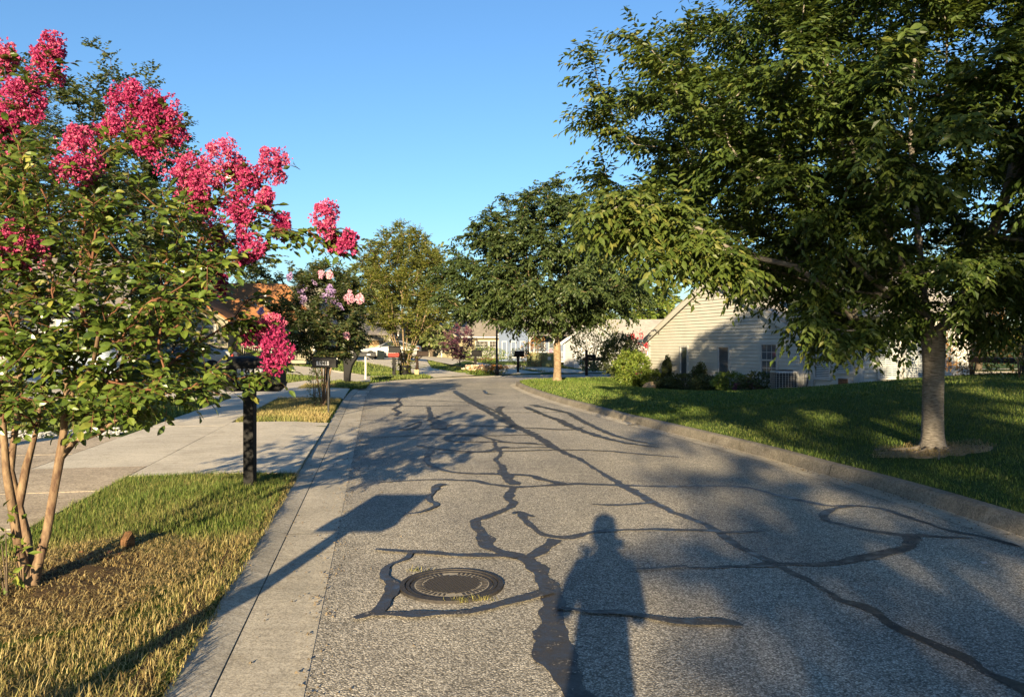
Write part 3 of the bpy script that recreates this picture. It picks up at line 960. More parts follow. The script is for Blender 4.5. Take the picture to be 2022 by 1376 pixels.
# right lawn
inl = lambda q: q[inside(lawn_r_poly, q[:, 0], q[:, 1]) & (np.random.default_rng(12).uniform(0, 1, len(q)) < np.clip(1.5 * (np.hypot((q[:, 0] - 5.15) / 1.05, (q[:, 1] - 9.1) / .62) - .36 + .30 * vnoise(q[:, 0], q[:, 1], 34, 6)), .12, 1))]
q1 = inl(sample_poly([(3.6, 4.5), (8.5, 5.5), (11.5, 15), (2, 15.5)], 80000, 51))
q2 = inl(sample_poly([(1.5, 15), (11.5, 15), (14, 24), (9, 24), (5, 34), (0.2, 33), (0, 26)], 56000, 52))
P2 = np.vstack([q1, q2])
nz = vnoise(P2[:, 0], P2[:, 1], 17, 1.1)
gb = blades("grass", P2, H_right, np.where(P2[:, 1] < 15, .048, .06), np.where(P2[:, 1] < 15, .007, .017), 0.5, np.clip(0.03 + .12 * nz + np.random.default_rng(8).normal(0, .1, len(P2)), 0, .7), 24)
tag(gb, "mown green grass on the lawn beneath the street trees", "grass", kind="stuff")
lit = blades("dry_litter", sample_poly(BARE, 1600, 71), lambda X, Y: H_right(X, Y) + .02, .11, .004, 1.4, np.full(1600, 1.0), 72, np.ones(1600, bool))
tag(lit, "dry stalks and roots on bare earth under the large street tree", "litter", kind="stuff")
# grit, leaf crumbs and fallen petals along the gutter and over the road edge
r_ = np.random.default_rng(81)
ii = r_.integers(28, 90, 1500)
off = np.where(r_.uniform(0, 1, 1500) < .6, r_.normal(0.0, .05, 1500), r_.uniform(-.5, .55, 1500))
gp2 = np.array([offset(LEFT, 0)[i] + (r_.uniform(-.25, .25) * SL, r_.uniform(-.25, .25)) for i in ii])
gp2[:, 0] -= off
iz = r_.integers(24, 80, 900)
gq2 = np.array([RIGHT[i] for i in iz]) + np.column_stack([-np.abs(r_.normal(0.02, .1, 900)), r_.uniform(-.2, .2, 900)])
G_ = np.vstack([gp2, gq2]); zz = np.concatenate([np.where(off > .39, .045, np.where(off > 0, .014, .004)), np.full(900, .012)])
sz = r_.uniform(.003, .011, len(G_))
n = len(G_); c3 = np.column_stack([G_, zz])
off4 = np.array([(1, 0, 0), (-.5, .86, 0), (-.5, -.86, 0), (0, 0, .9)])
rot = r_.uniform(0, 6.28, n)
V4 = np.einsum('n,kj->nkj', sz, off4); V4 = V4 * r_.uniform(.6, 1.4, (n, 4, 1))
x_ = V4[..., 0] * np.cos(rot)[:, None] - V4[..., 1] * np.sin(rot)[:, None]; y_ = V4[..., 0] * np.sin(rot)[:, None] + V4[..., 1] * np.cos(rot)[:, None]
V4 = np.stack([x_, y_, V4[..., 2]], -1) + c3[:, None]
T4 = (np.arange(n)[:, None, None] * 4 + np.array([[0, 1, 3], [1, 2, 3], [2, 0, 3]])[None]).reshape(-1, 3)
gr_ = mesh_obj("grit", np_mesh("grit", V4.reshape(-1, 3), T4), M("grit", (.16, .125, .085), (.05, .04, .03), .95, 40))
tag(gr_, "grit and leaf crumbs scattered along the gutters", "grit", kind="stuff")
# weeds at the manhole rim
for k, (px, py, n) in enumerate(((828, 1130, 40), (905, 1190, 55), (948, 1188, 45))):
    c = np.array(gp(px, py)); r_ = np.random.default_rng(60 + k)
    P2 = c + r_.normal(0, 1, (n, 2)) * (0.05, 0.012)
    wb = blades("weed", P2, lambda X, Y: np.full(X.shape, 0.012), 0.045, 0.004, 1.0, r_.uniform(.3, .7, n), 61 + k)
    tag(wb, ["yellow green weed tuft at the far rim of the manhole cover", "dry weed tuft at the near rim of the manhole cover", "straggly weed at the near right rim of the manhole cover"][k], "weed")
# ------------------------------------------------------------------ trees and plants
def unit(a):
    return a / np.maximum(np.linalg.norm(a, axis=-1, keepdims=True), 1e-9)

class Skel:
    """branch skeleton grown from drawn stems towards points in the crown"""
    def __init__(self):
        self.P = []; self.par = []; self.dir = []; self.path = []; self.chains = []; self.minr = []
    def stem(self, pts, root=-1):
        pts = [np.array(p, float) for p in pts]
        ids = []
        for i, p in enumerate(pts):
            if i == 0 and root >= 0:
                ids.append(root); continue
            par = ids[-1] if ids else -1
            d = unit(p - pts[i - 1]) if i else unit(pts[1] - pts[0])
            self.P.append(p); self.par.append(par); self.dir.append(d)
            self.path.append((self.path[par] + np.linalg.norm(p - self.P[par])) if par >= 0 else 0.0)
            ids.append(len(self.P) - 1)
        self.chains.append(ids)
        return ids
    def smooth_stem(self, pts, root=-1, step=0.15):
        return self.stem(list(catmull(pts, step)), root)
    def nearest(self, p):
        return int(np.argmin(((np.array(self.P) - np.array(p)) ** 2).sum(1)))
    def grow(self, A, kpath=0.35, seg=0.3, curve=0.4, sag=0.0, seed=0, min_z=None, first=0):
        r_ = np.random.default_rng(seed)
        A = np.asarray(A, float)
        P0 = np.array(self.P)
        dmin = np.array([np.min(np.linalg.norm(P0 - a, axis=1)) for a in A])
        for i in np.argsort(dmin):
            a = A[i]
            P = np.array(self.P); D = np.array(self.dir)
            v = a - P; dist = np.linalg.norm(v, axis=1)
            cosang = (v * D).sum(1) / np.maximum(dist, 1e-6)
            cost = dist * (1.35 - 0.45 * cosang) + kpath * np.array(self.path)
            if min_z is not None: cost = cost + (P[:, 2] < min_z) * 50
            if first: cost[:first] += 50
            j = int(np.argmin(cost))
            L = dist[j]
            n = max(2, int(L / seg))
            c = P[j] + (unit(D[j] + r_.normal(0, .15, 3)) * L * curve)
            pts = [P[j]]
            for t in np.linspace(0, 1, n + 1)[1:]:
                q = (1 - t) ** 2 * P[j] + 2 * t * (1 - t) * c + t * t * a
                q = q + r_.normal(0, .02 * min(L, 1.5), 3) * (t < 1) - np.array((0, 0, sag * L * t * t))
                pts.append(q)
            self.stem(pts, j)
    def radii(self, tip=0.006, pw=0.45):
        n = len(self.P)
        tips = np.zeros(n); ch = np.zeros(n, int)
        for i, p in enumerate(self.par):
            if p >= 0: ch[p] += 1
        for i in range(n - 1, -1, -1):
            if ch[i] == 0: tips[i] += 1
            if self.par[i] >= 0: tips[self.par[i]] += tips[i]
        return tip * np.maximum(tips, 1) ** pw, tips

def skel_mesh(sk, R, mb_thick, mb_thin, r_split, org, taper_root=None):
    for ids in sk.chains:
        if len(ids) < 2: continue
        rr = [R[i] for i in ids]
        if len(ids) > 1 and ids[0] != 0: rr[0] = min(rr[0], rr[1] * 1.25)
        if taper_root is not None and ids[0] == 0:
            rr = list(taper_root(np.array([sk.P[i] for i in ids]), np.array(rr)))
        pts = [sk.P[i] - org for i in ids]
        big = max(rr) > r_split
        (mb_thick if big else mb_thin).tube(pts, rr, 10 if max(rr) > .05 else (6 if big else 4), cap=False)

def leaf_geo(P, D, N, L, W, rnd, shape='rhomb'):
    """vertex/tri arrays for leaves: base P, direction D, face normal N, length L, width W"""
    n = len(P)
    D = unit(D); Sd = unit(np.cross(D, N)); N = np.cross(Sd, D)
    L = L[:, None]; W = W[:, None]
    if shape == 'rhomb':
        q = [P, P + D * L * .42 + Sd * W * .5 + N * W * .12, P + D * L - N * L * .10, P + D * L * .42 - Sd * W * .5 + N * W * .12]
        t = [[0, 1, 2], [0, 2, 3]]
    else:   # oval, folded on the midrib, six outline points + midrib
        q = [P, P + D * L * .22 + Sd * W * .36 + N * W * .10, P + D * L * .52 + Sd * W * .5 + N * W * .14, P + D * L * .82 + Sd * W * .3 + N * (W * .04 - L * .05), P + D * L - N * L * .13,
             P + D * L * .82 - Sd * W * .3 + N * (W * .04 - L * .05), P + D * L * .52 - Sd * W * .5 + N * W * .14, P + D * L * .22 - Sd * W * .36 + N * W * .10, P + D * L * .52 - N * L * .01]
        t = [[0, 1, 8], [1, 2, 8], [2, 3, 8], [3, 4, 8], [4, 5, 8], [5, 6, 8], [6, 7, 8], [7, 0, 8]]
    k = len(q)
    V = np.stack(q, 1).reshape(-1, 3)
    o = (np.arange(n) * k)[:, None, None]
    T = (o + np.array(t)[None]).reshape(-1, 3)
    return V, T, np.repeat(rnd, k)

def sprays(sk, R, tips, org, spacing, tw_len, per, leafL, leafW, seed, rmax, droop=0.35, up=0.6, spread=0.8, side=0.75, centre=None, rows=2, hang=0.3, frac=1.0, angle_jit=0.5, target=None):
    """twigs along the thin branches, leaves in two ranks along each twig"""
    r_ = np.random.default_rng(seed)
    O, Tg = [], []
    if target:
        tot = sum(np.linalg.norm(sk.P[b] - sk.P[a]) for ids in sk.chains for a, b in zip(ids[:-1], ids[1:]) if R[b] <= rmax)
        spacing = tot / max(1, target / per - len(sk.chains))
    for ids in sk.chains:
        for a, b in zip(ids[:-1], ids[1:]):
            if R[b] > rmax: continue
            p, q = sk.P[a], sk.P[b]
            d = q - p; L = np.linalg.norm(d)
            m = r_.poisson(L / spacing)
            for _ in range(m):
                O.append(p + d * r_.uniform(0, 1)); Tg.append(d / max(L, 1e-6))
        e = ids[-1]
        if R[e] <= rmax:
            O.append(sk.P[e]); Tg.append(sk.dir[e])
    O = np.array(O) - org; Tg = np.array(Tg)
    n = len(O)
    c = (np.array(centre) - org) if centre is not None else O.mean(0)
    out = unit(O - c)
    Td = unit(Tg * .8 + r_.normal(0, spread, (n, 3)) * (1, 1, .6) + out * .5 + np.array((0, 0, 1.0)) * (up - .5))
    TL = tw_len * r_.uniform(.55, 1.25, n)
    P, D, N = [], [], []
    for k in range(per):
        t = (k + .6) / per
        pos = O + Td * (TL * t)[:, None] - np.array((0, 0, 1.0)) * (TL * droop * t * t)[:, None]
        tang = unit(Td - np.array((0, 0, 1.0)) * (2 * droop * t))
        sd = unit(np.cross(tang, (0, 0, 1)) + 1e-6)
        s = 1 if k % 2 else -1
        dd = unit(tang * (.6 + .5 * (k == per - 1)) + sd * s * side + r_.normal(0, angle_jit * .4, (n, 3)) - np.array((0, 0, 1.0)) * hang)
        nn = unit(np.array((0, 0, 1.0)) * .8 + r_.normal(0, angle_jit, (n, 3)) + out * .25)
        P.append(pos); D.append(dd); N.append(nn)
    P, D, N = map(np.concatenate, (P, D, N))
    tw = (O, Td, TL)
    if frac < 1:
        k = r_.uniform(0, 1, len(P)) < frac
        P, D, N = P[k], D[k], N[k]
    m = len(P)
    return P, D, N, leafL * r_.uniform(.65, 1.2, m), leafW * r_.uniform(.7, 1.2, m), tw

def crown_points(n, centre, prof, seed, inner=0.35, squash=(1, 1), lump=0.12):
    """points inside a crown of revolution: prof = [(z, radius)], z absolute"""
    r_ = np.random.default_rng(seed)
    z0 = np.array([p[0] for p in prof]); rr = np.array([p[1] for p in prof])
    zz = np.linspace(z0[0], z0[-1], 60); rz = np.interp(zz, z0, rr)
    w = rz ** 1.5 + .2; w /= w.sum()
    z = r_.choice(zz, n, p=w) + r_.normal(0, .06, n)
    a = r_.uniform(0, 2 * math.pi, n)
    R = np.interp(z, z0, rr)
    ph = r_.uniform(0, 6.28, 4)
    R = R * (1 + lump * np.sin(3 * a + ph[0] + z) + lump * .8 * np.sin(5 * a + ph[1] - 1.7 * z) + lump * .5 * np.sin(2.3 * z + ph[2]))
    u_ = inner + (1 - inner) * r_.uniform(0, 1, n) ** 0.6
    return np.column_stack([centre[0] + R * u_ * np.cos(a) * squash[0], centre[1] + R * u_ * np.sin(a) * squash[1], z])

def make_tree(name, label, cat, base, stems, pts, leafmat, barkmat, seed, group=None, kpath=.3, seg=.35, tip=.006, pw=.45, spacing=.12, tw=.4, per=9, LL=.09, LW=.035, rmax=.02,
              droop=.35, up=.6, side=.75, hang=.3, centre=None, min_z=None, rsplit=.02, frac=1.0, leaf_objs=0, shape='rhomb', flare=None, twigmat=None, curve=.4, spread=.8, jit=.5, cmap=None, leafname="crown", target=None):
    org = np.array(base, float)
    root = thing(name, label, cat, tuple(org), 0, group)
    sk = Skel()
    for i, s_ in enumerate(stems):
        if i == 0: sk.smooth_stem(s_)
        else: sk.smooth_stem(s_, sk.nearest(s_[0]))
    sk.grow(pts, kpath, seg, curve, seed=seed, min_z=min_z)
    R, tips = sk.radii(tip, pw)
    if flare: R = flare(np.array(sk.P) - org, R)
    thick, thin = MB(), MB()
    skel_mesh(sk, R, thick, thin, rsplit, org)
    thick.build("trunk", barkmat, root, True)
    if thin.v: thin.build("branches", twigmat or barkmat, root, True)["kind"] = "stuff"
    P, D, N, L, W, tw_ = sprays(sk, R, tips, org, spacing, tw, per, LL, LW, seed + 1, rmax, droop, up, spread, side, centre, hang=hang, frac=frac, angle_jit=jit, target=target)
    r_ = np.random.default_rng(seed + 2)
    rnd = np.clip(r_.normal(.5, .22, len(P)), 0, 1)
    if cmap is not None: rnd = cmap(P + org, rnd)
    if leaf_objs:
        W3 = P + org
        d = np.linalg.norm(W3 - np.array((0, 0, EYE)), axis=1)
        vis = (W3[:, 1] > .5) & (abs(W3[:, 0] / np.maximum(W3[:, 1], .1)) < .68) & (abs((W3[:, 2] - EYE) / np.maximum(W3[:, 1], .1)) < .46)
        d = np.where(vis, d, 1e3) - 3.0 * L
        pick = np.argsort(d)[:leaf_objs]
        one, t1, _ = leaf_geo(np.zeros((1, 3)), np.array([[1., 0, 0]]), np.array([[0, 0, 1.]]), np.array([1.]), np.array([LW / LL]), np.array([.5]), 'oval')
        metas = [np_mesh("leaf", one, t1, False, {"rnd": np.full(len(one), v_)}) for v_ in (.15, .4, .6, .9)]
        for me in metas: me.materials.append(leafmat)
        for i in pick:
            x = unit(D[i]); y = -unit(np.cross(x, N[i])); z = np.cross(x, y)
            o = bpy.data.objects.new("leaf", metas[int(min(3, rnd[i] * 4))])
            COL.objects.link(o); o.parent = root
            M4 = Matrix.Identity(4)
            for c_, v_ in enumerate((x, y, z)):
                for k in range(3): M4[k][c_] = v_[k]
            o.matrix_local = Matrix.Translation(tuple(P[i])) @ M4 @ Matrix.Scale(float(L[i]), 4)
        keep = np.ones(len(P), bool); keep[pick] = False
        P, D, N, L, W, rnd = P[keep], D[keep], N[keep], L[keep], W[keep], rnd[keep]
    V, T, A = leaf_geo(P, D, N, L, W, rnd, shape)
    o = mesh_obj(leafname, np_mesh(leafname, V, T, False, {"rnd": A}), leafmat, root)
    o["kind"] = "stuff"
    return root, sk, R, tw_, len(P)

def bundle_stem(base, top, bend, seed, n=5):
    r_ = np.random.default_rng(seed)
    base, top = np.array(base, float), np.array(top, float)
    return [base + (top - base) * t + np.array((*r_.normal(0, bend, 2), 0)) * (0 < t < 1) for t in np.linspace(0, 1, n)]

LM = {}
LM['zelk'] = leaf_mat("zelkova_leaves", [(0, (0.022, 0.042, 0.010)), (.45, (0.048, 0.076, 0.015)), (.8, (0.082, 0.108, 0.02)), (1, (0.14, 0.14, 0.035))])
LM['zelk2'] = leaf_mat("zelkova_leaves_dense", [(0, (0.022, 0.040, 0.014)), (.5, (0.043, 0.065, 0.019)), (1, (0.082, 0.102, 0.03))])
LM['yellow'] = leaf_mat("yellowing_leaves", [(0, (0.045, 0.062, 0.012)), (.5, (0.095, 0.110, 0.02)), (1, (0.19, 0.165, 0.03))])
LM['myrtle'] = leaf_mat("myrtle_leaves", [(0, (0.03, 0.055, 0.012)), (.45, (0.07, 0.11, 0.018)), (.8, (0.12, 0.165, 0.03)), (1, (0.22, 0.22, 0.045))], rough=.3, spec=.5, transl=.3)
LM['lav'] = leaf_mat("dark_myrtle_leaves", [(0, (0.02, 0.036, 0.014)), (.6, (0.045, 0.062, 0.02)), (1, (0.11, 0.08, 0.03))])
LM['pale'] = leaf_mat("pale_green_leaves", [(0, (0.06, 0.085, 0.03)), (.5, (0.10, 0.13, 0.045)), (1, (0.18, 0.19, 0.07))])
LM['dark'] = leaf_mat("dark_green_leaves", [(0, (0.022, 0.034, 0.014)), (.5, (0.05, 0.066, 0.024)), (1, (0.10, 0.11, 0.04))])
LM['bright'] = leaf_mat("bright_green_leaves", [(0, (0.06, 0.10, 0.015)), (.5, (0.11, 0.16, 0.025)), (1, (0.20, 0.22, 0.045))])
LM['conifer'] = leaf_mat("conifer_needles", [(0, (0.02, 0.032, 0.018)), (.5, (0.04, 0.055, 0.028)), (1, (0.08, 0.09, 0.045))])
LM['rusty'] = leaf_mat("rust_leaves", [(0, (0.11, 0.05, 0.018)), (.5, (0.22, 0.105, 0.03)), (1, (0.34, 0.20, 0.05))], transl=.2)
LM['purple'] = leaf_mat("purple_leaves", [(0, (0.05, 0.02, 0.03)), (.5, (0.10, 0.04, 0.06)), (1, (0.22, 0.09, 0.12))], transl=.2, tcol=(.2, .06, .1))
LM['red'] = leaf_mat("red_leaves", [(0, (0.25, 0.012, 0.015)), (.5, (0.42, 0.02, 0.03)), (1, (0.55, 0.05, 0.06))], transl=.2, tcol=(.5, .05, .05))
def petal_mat(name, stops, t):
    return leaf_mat(name, stops, rough=.6, transl=.35, tcol=t, spec=.2)
LM['pink'] = petal_mat("pink_petals", [(0, (0.21, 0.014, 0.07)), (.4, (0.40, 0.036, 0.135)), (.75, (0.52, 0.085, 0.20)), (1, (0.60, 0.19, 0.26))], (.5, .06, .17))
LM['lavender'] = petal_mat("lavender_petals", [(0, (0.30, 0.2, 0.42)), (.5, (0.45, 0.32, 0.55)), (1, (0.6, 0.45, 0.62))], (.5, .35, .6))
LM['lilacpink'] = petal_mat("pale_pink_petals", [(0, (0.55, 0.25, 0.42)), (.5, (0.72, 0.4, 0.52)), (1, (0.82, 0.6, 0.62))], (.75, .4, .5))
LM['mixflower'] = petal_mat("bed_flowers", [(0, (0.75, 0.3, 0.05)), (.4, (0.8, 0.45, 0.2)), (.6, (0.8, 0.76, 0.66)), (1, (0.7, 0.2, 0.08))], (.7, .4, .2))

def panicle(root, name, c, r, mat, seed, n=330, fl=0.011, elong=1.25, axis=(0, 0, 1), lumps=18):
    """flower head: small frilled florets over a lumpy cone"""
    r_ = np.random.default_rng(seed)
    ax = unit(np.array(axis, float))
    lc = unit(r_.normal(0, 1, (lumps, 3))) * r_.uniform(.2, .82, (lumps, 1)) * r
    tz_ = (lc @ ax) / r
    lc = lc - (lc - ax * (lc @ ax)[:, None]) * np.clip(.15 + .5 * tz_, 0, .7)[:, None]
    lc = lc + ax * (lc @ ax)[:, None] * (elong - 1)
    lr = r * r_.uniform(.18, .42, lumps) * np.clip(1.1 - .35 * (lc @ ax) / r, .6, 1.3)
    k = r_.integers(0, lumps, n)
    u_ = unit(r_.normal(0, 1, (n, 3)))
    P = lc[k] + u_ * (lr[k] * r_.uniform(.6, 1.12, n) * np.where(r_.uniform(0, 1, n) < .06, 1.35, 1))[:, None]
    # drop florets buried deep in other lumps
    dd = np.linalg.norm(P[:, None] - lc[None], axis=2) / lr[None]
    P, u_ = P[dd.min(1) > .62], u_[dd.min(1) > .62]
    n = len(P)
    shade0 = r_.normal(.5, .12) + r_.normal(0, .2, n)
    Vs, Ts, As = [], [], []
    for j in range(4):                                   # frilled petals per floret
        d = unit(r_.normal(0, 1, (n, 3)) + u_ * .55)
        nn = unit(np.cross(d, r_.normal(0, 1, (n, 3))))
        V, T, A = leaf_geo(P, d, nn, fl * r_.uniform(.9, 1.7, n), fl * r_.uniform(.9, 1.5, n), np.clip(np.repeat(0, n) + shade0 + r_.normal(0, .16, n), 0, 1))
        Ts.append(T + sum(len(v) for v in Vs)); Vs.append(V); As.append(A)
    me = np_mesh(name, np.vstack(Vs) + np.array(c, float), np.vstack(Ts), False, {"rnd": np.concatenate(As)})
    o = mesh_obj(name, me, mat, root)
    return o

# ---------------- the pink crape myrtle at the left
mb_ = at(60, 1150, 4.36); mb_[2] = h_l(mb_[0], mb_[1])
def p_(px, py, d): return at(px, py, d)
st = [[mb_ + (.03, -.05, 0), p_(92, 1050, 4.36), p_(108, 960, 4.38), p_(118, 905, 4.4), p_(126, 850, 4.42), p_(130, 770, 4.45), p_(128, 690, 4.5)],
      [p_(116, 915, 4.4), p_(150, 868, 4.45), p_(178, 800, 4.5), p_(215, 730, 4.55), p_(270, 650, 4.6), p_(330, 560, 4.7)],
      [p_(140, 880, 4.43), p_(195, 855, 4.4), p_(240, 820, 4.38), p_(330, 775, 4.4)],
      [mb_ + (-.09, .02, 0), p_(36, 1080, 4.3), p_(24, 1000, 4.25), p_(12, 930, 4.2), p_(6, 840, 4.2), p_(-20, 700, 4.2), p_(-40, 520, 4.3)],
      [mb_ + (-.04, .08, 0), p_(52, 1060, 4.48), p_(36, 1000, 4.5), p_(52, 920, 4.55), p_(72, 850, 4.6), p_(84, 760, 4.65), p_(96, 620, 4.7), p_(100, 450, 4.8)],
      [p_(36, 1000, 4.5), p_(20, 930, 4.6), p_(28, 860, 4.7), p_(40, 760, 4.8), p_(30, 560, 4.9)]]
BL = [(95, 112, 4.35, .165), (45, 195, 4.3, .19), (0, 250, 4.2, .15), (150, 310, 4.1, .19), (250, 205, 4.6, .19), (310, 222, 4.65, .17), (285, 285, 4.6, .12), (35, 490, 3.9, .16), (375, 340, 4.7, .22), (440, 318, 4.75, .18), (395, 395, 4.7, .15),
      (540, 322, 4.9, .15), (480, 345, 4.85, .15), (470, 415, 4.8, .17), (520, 400, 4.85, .10), (490, 490, 4.7, .15), (640, 430, 4.9, .145), (690, 470, 4.9, .10), (555, 440, 4.95, .10), (545, 690, 4.45, .155), (425, 555, 5.0, .11),
      (500, 660, 5.1, .11), (540, 640, 5.1, .10), (10, 115, 4.5, .12), (215, 250, 4.75, .12), (660, 480, 5.0, .10), (430, 480, 5.05, .10), (335, 250, 4.7, .12)]
r_ = np.random.default_rng(77)
zone = [(-160, 260), (60, 250), (150, 380), (230, 300), (330, 400), (430, 450), (450, 520), (400, 590), (360, 640), (430, 700), (410, 760), (310, 815), (180, 820), (0, 840), (-160, 820)]
pp = sample_poly(zone, 330, 78)
A = [at(q[0], q[1], r_.uniform(3.75, 5.4)) for q in pp]
arm1 = [at(528, 735, 4.45), at(495, 740, 4.45), at(460, 745, 4.45), at(420, 750, 4.5), at(570, 470, 4.9), at(620, 468, 4.9), at(600, 455, 4.9), at(540, 455, 4.85), at(440, 385, 4.75), at(250, 270, 4.6), at(290, 290, 4.6), at(210, 300, 4.6),
        at(450, 640, 4.9), at(480, 600, 4.95), at(505, 590, 5.0)]
tips_b = [at(b[0], b[1], b[2]) - np.array((0, 0, b[3] * .5)) for b in BL]
A = np.array(A + arm1 + tips_b)
A = A[A[:, 2] > .85]
base_m = mb_.copy()
myr, msk, mR, mtw, nl = make_tree("crape_myrtle", "crape myrtle with bright pink flower heads leaning over the verge", "tree", base_m, st, A, LM['myrtle'], MT['bark_m'], 79, kpath=.18, seg=.16, tip=.0042, pw=.42,
    spacing=.062, tw=.17, per=6, LL=.062, LW=.034, rmax=.012, droop=.15, up=.62, side=.8, hang=.12, min_z=.85, rsplit=.012, target=17000, leaf_objs=300, shape='oval', twigmat=MT['twig'], jit=.45, leafname="foliage",
    flare=lambda P, R: np.where((P[:, 2] < .8) & (P[:, 0] < .25), np.maximum(R, .031 - .011 * P[:, 2] + .012 * np.exp(-P[:, 2] / .06)), R))
tm = MB()
for o_, d_, l_ in zip(*mtw):
    tm.tube([o_, o_ + d_ * l_ * .5 + np.array((0, 0, -.02 * l_)), o_ + d_ * l_ - np.array((0, 0, .13 * l_))], [.0022, .0018, .001], 3, cap=False)
tm.build("twigs", MT['twig'], myr)["kind"] = "stuff"
for k, (px, py, d, r) in enumerate(BL):
    c = at(px, py, d) - base_m
    panicle(myr, "flower_head", c, r * .90, LM['pink'], 200 + k, n=int(600 + 4000 * r), fl=.0105, elong=1.2, axis=(r_.normal(.1, .3), 0, 1))
print("myrtle leaves", nl)

# ---------------- the big street tree at the right
zb = np.array((5.2, 9.2, 0.0)); zb[2] = h_r(5.2, 9.2) - .02
zst = [[zb - (0, 0, .03), zb + (0, 0, .05), zb + (0, 0, .12), zb + (0, 0, .22), zb + (.0, 0, .5), zb + (.01, 0, 1.0), zb + (.02, .02, 1.4)],
       [zb + (.02, .02, 1.4), zb + (-.18, -.05, 1.75), zb + (-.55, -.15, 2.5), zb + (-1.1, -.3, 3.6), zb + (-1.6, -.5, 4.8)],
       [zb + (.02, .02, 1.4), zb + (.22, -.1, 1.8), zb + (.6, -.25, 2.8), zb + (.9, -.5, 4.2), zb + (1.1, -.8, 5.2)],
       [zb + (.02, .02, 1.35), zb + (.02, .2, 1.85), zb + (.1, .55, 3.0), zb + (.15, .8, 4.4), zb + (.3, .9, 5.6)],
       [zb + (-.05, -.02, 1.45), zb + (-.5, -.35, 1.75), zb + (-1.3, -.9, 2.15), zb + (-2.3, -1.5, 2.9)],
       [zb + (.05, -.02, 1.5), zb + (.1, -.6, 2.0), zb + (.0, -1.4, 2.9), zb + (-.1, -2.2, 4.0)],
       [zb + (.1, 0, 1.5), zb + (.7, .1, 1.9), zb + (1.7, .1, 2.4), zb + (2.8, .1, 3.2)]]
zprof = [(1.75, 1.3), (2.1, 2.0), (2.5, 2.9), (3.1, 3.6), (3.8, 4.1), (4.8, 4.2), (5.5, 3.8), (6.1, 3.0), (6.6, 2.2), (7.0, .8)]
zp = crown_points(1000, zb, zprof, 31, .25, lump=.06)
zp[:, 2] += zb[2] - .2
_q = sample_poly([(1175, 400), (1300, 370), (1420, 450), (1480, 540), (1380, 530), (1290, 500), (1200, 470)], 60, 35)
_r = np.random.default_rng(36)
zq = [at(a[0], a[1], _r.uniform(7.0, 8.6)) for a in _q] + [at(a[0], a[1], _r.uniform(7.6, 8.8)) for a in sample_poly([(1560, 600), (1740, 620), (1700, 680), (1600, 660)], 12, 37)]
zp[:, 0] += .4 * np.clip(zp[:, 2] - 5.2, 0, 3)
zp = np.vstack([zp, np.array(zq)])
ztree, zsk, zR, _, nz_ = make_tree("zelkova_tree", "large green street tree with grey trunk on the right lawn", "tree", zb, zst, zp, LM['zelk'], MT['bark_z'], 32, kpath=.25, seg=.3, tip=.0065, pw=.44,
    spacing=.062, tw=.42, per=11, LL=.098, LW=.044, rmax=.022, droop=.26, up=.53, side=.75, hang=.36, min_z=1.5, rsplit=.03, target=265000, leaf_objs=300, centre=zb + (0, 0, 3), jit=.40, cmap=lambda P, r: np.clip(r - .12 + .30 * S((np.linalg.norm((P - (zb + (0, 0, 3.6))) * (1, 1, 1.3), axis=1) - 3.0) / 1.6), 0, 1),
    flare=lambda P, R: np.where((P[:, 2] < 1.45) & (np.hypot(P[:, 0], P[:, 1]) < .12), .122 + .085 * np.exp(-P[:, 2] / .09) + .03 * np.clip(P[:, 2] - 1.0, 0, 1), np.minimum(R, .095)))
print("zelkova leaves", nz_)
rt = MB()
for a_, l_ in ((-2.6, .55), (-1.9, .7), (-1.2, .5), (-.4, .6), (2.9, .65)):
    rt.tube([(.12 * math.cos(a_), .12 * math.sin(a_), .06), (.25 * math.cos(a_ + .1), .25 * math.sin(a_ + .1), .03), (l_ * math.cos(a_ - .1), l_ * math.sin(a_ - .1), .0)], [.035, .024, .008], 6)
rt.build("surface_roots", MT['bark_z'], ztree, True)["kind"] = "stuff"

# ---------------- the second street tree at the bend
yb = np.array((1.79, 29.6, h_r(1.79, 29.6) - .02))
yst = [[yb, yb + (.02, 0, .7), yb + (0, 0, 1.3), yb + (0, 0, 1.8)]]
for k in range(7):
    a_ = k * 2 * math.pi / 7 + .3
    yst.append([yb + (0, 0, 1.45 + .07 * k), yb + (.45 * math.cos(a_), .45 * math.sin(a_), 2.1), yb + (1.1 * math.cos(a_), 1.1 * math.sin(a_), 3.2), yb + (1.7 * math.cos(a_), 1.7 * math.sin(a_), 4.8)])
yprof = [(2.2, 1.2), (2.5, 2.6), (2.9, 3.6), (3.5, 4.1), (4.4, 4.1), (5.3, 3.7), (6.3, 2.9), (7.2, 1.8), (8.0, .5)]
yp = crown_points(600, yb, yprof, 41, .3, lump=.12)
yp[:, 0] -= .40 + .25 * np.clip(3.5 - yp[:, 2], 0, 2)
_, _, _, _, n2_ = make_tree("zelkova_tree", "round dense street tree with orange brown trunk at the road bend", "tree", yb, yst, yp, LM['zelk2'], MT['bark_tan'], 42, kpath=.3, seg=.5, tip=.009, pw=.42,
    spacing=.11, tw=.5, per=10, LL=.15, LW=.085, rmax=.035, droop=.4, up=.55, side=.7, hang=.35, min_z=1.4, rsplit=.04, target=90000, centre=yb + (0, 0, 3),
    flare=lambda P, R: np.where((P[:, 2] < 1.5) & (np.hypot(P[:, 0], P[:, 1]) < .12), .15 + .07 * np.exp(-P[:, 2] / .15), np.minimum(R, .12)))
print("second zelkova leaves", n2_)

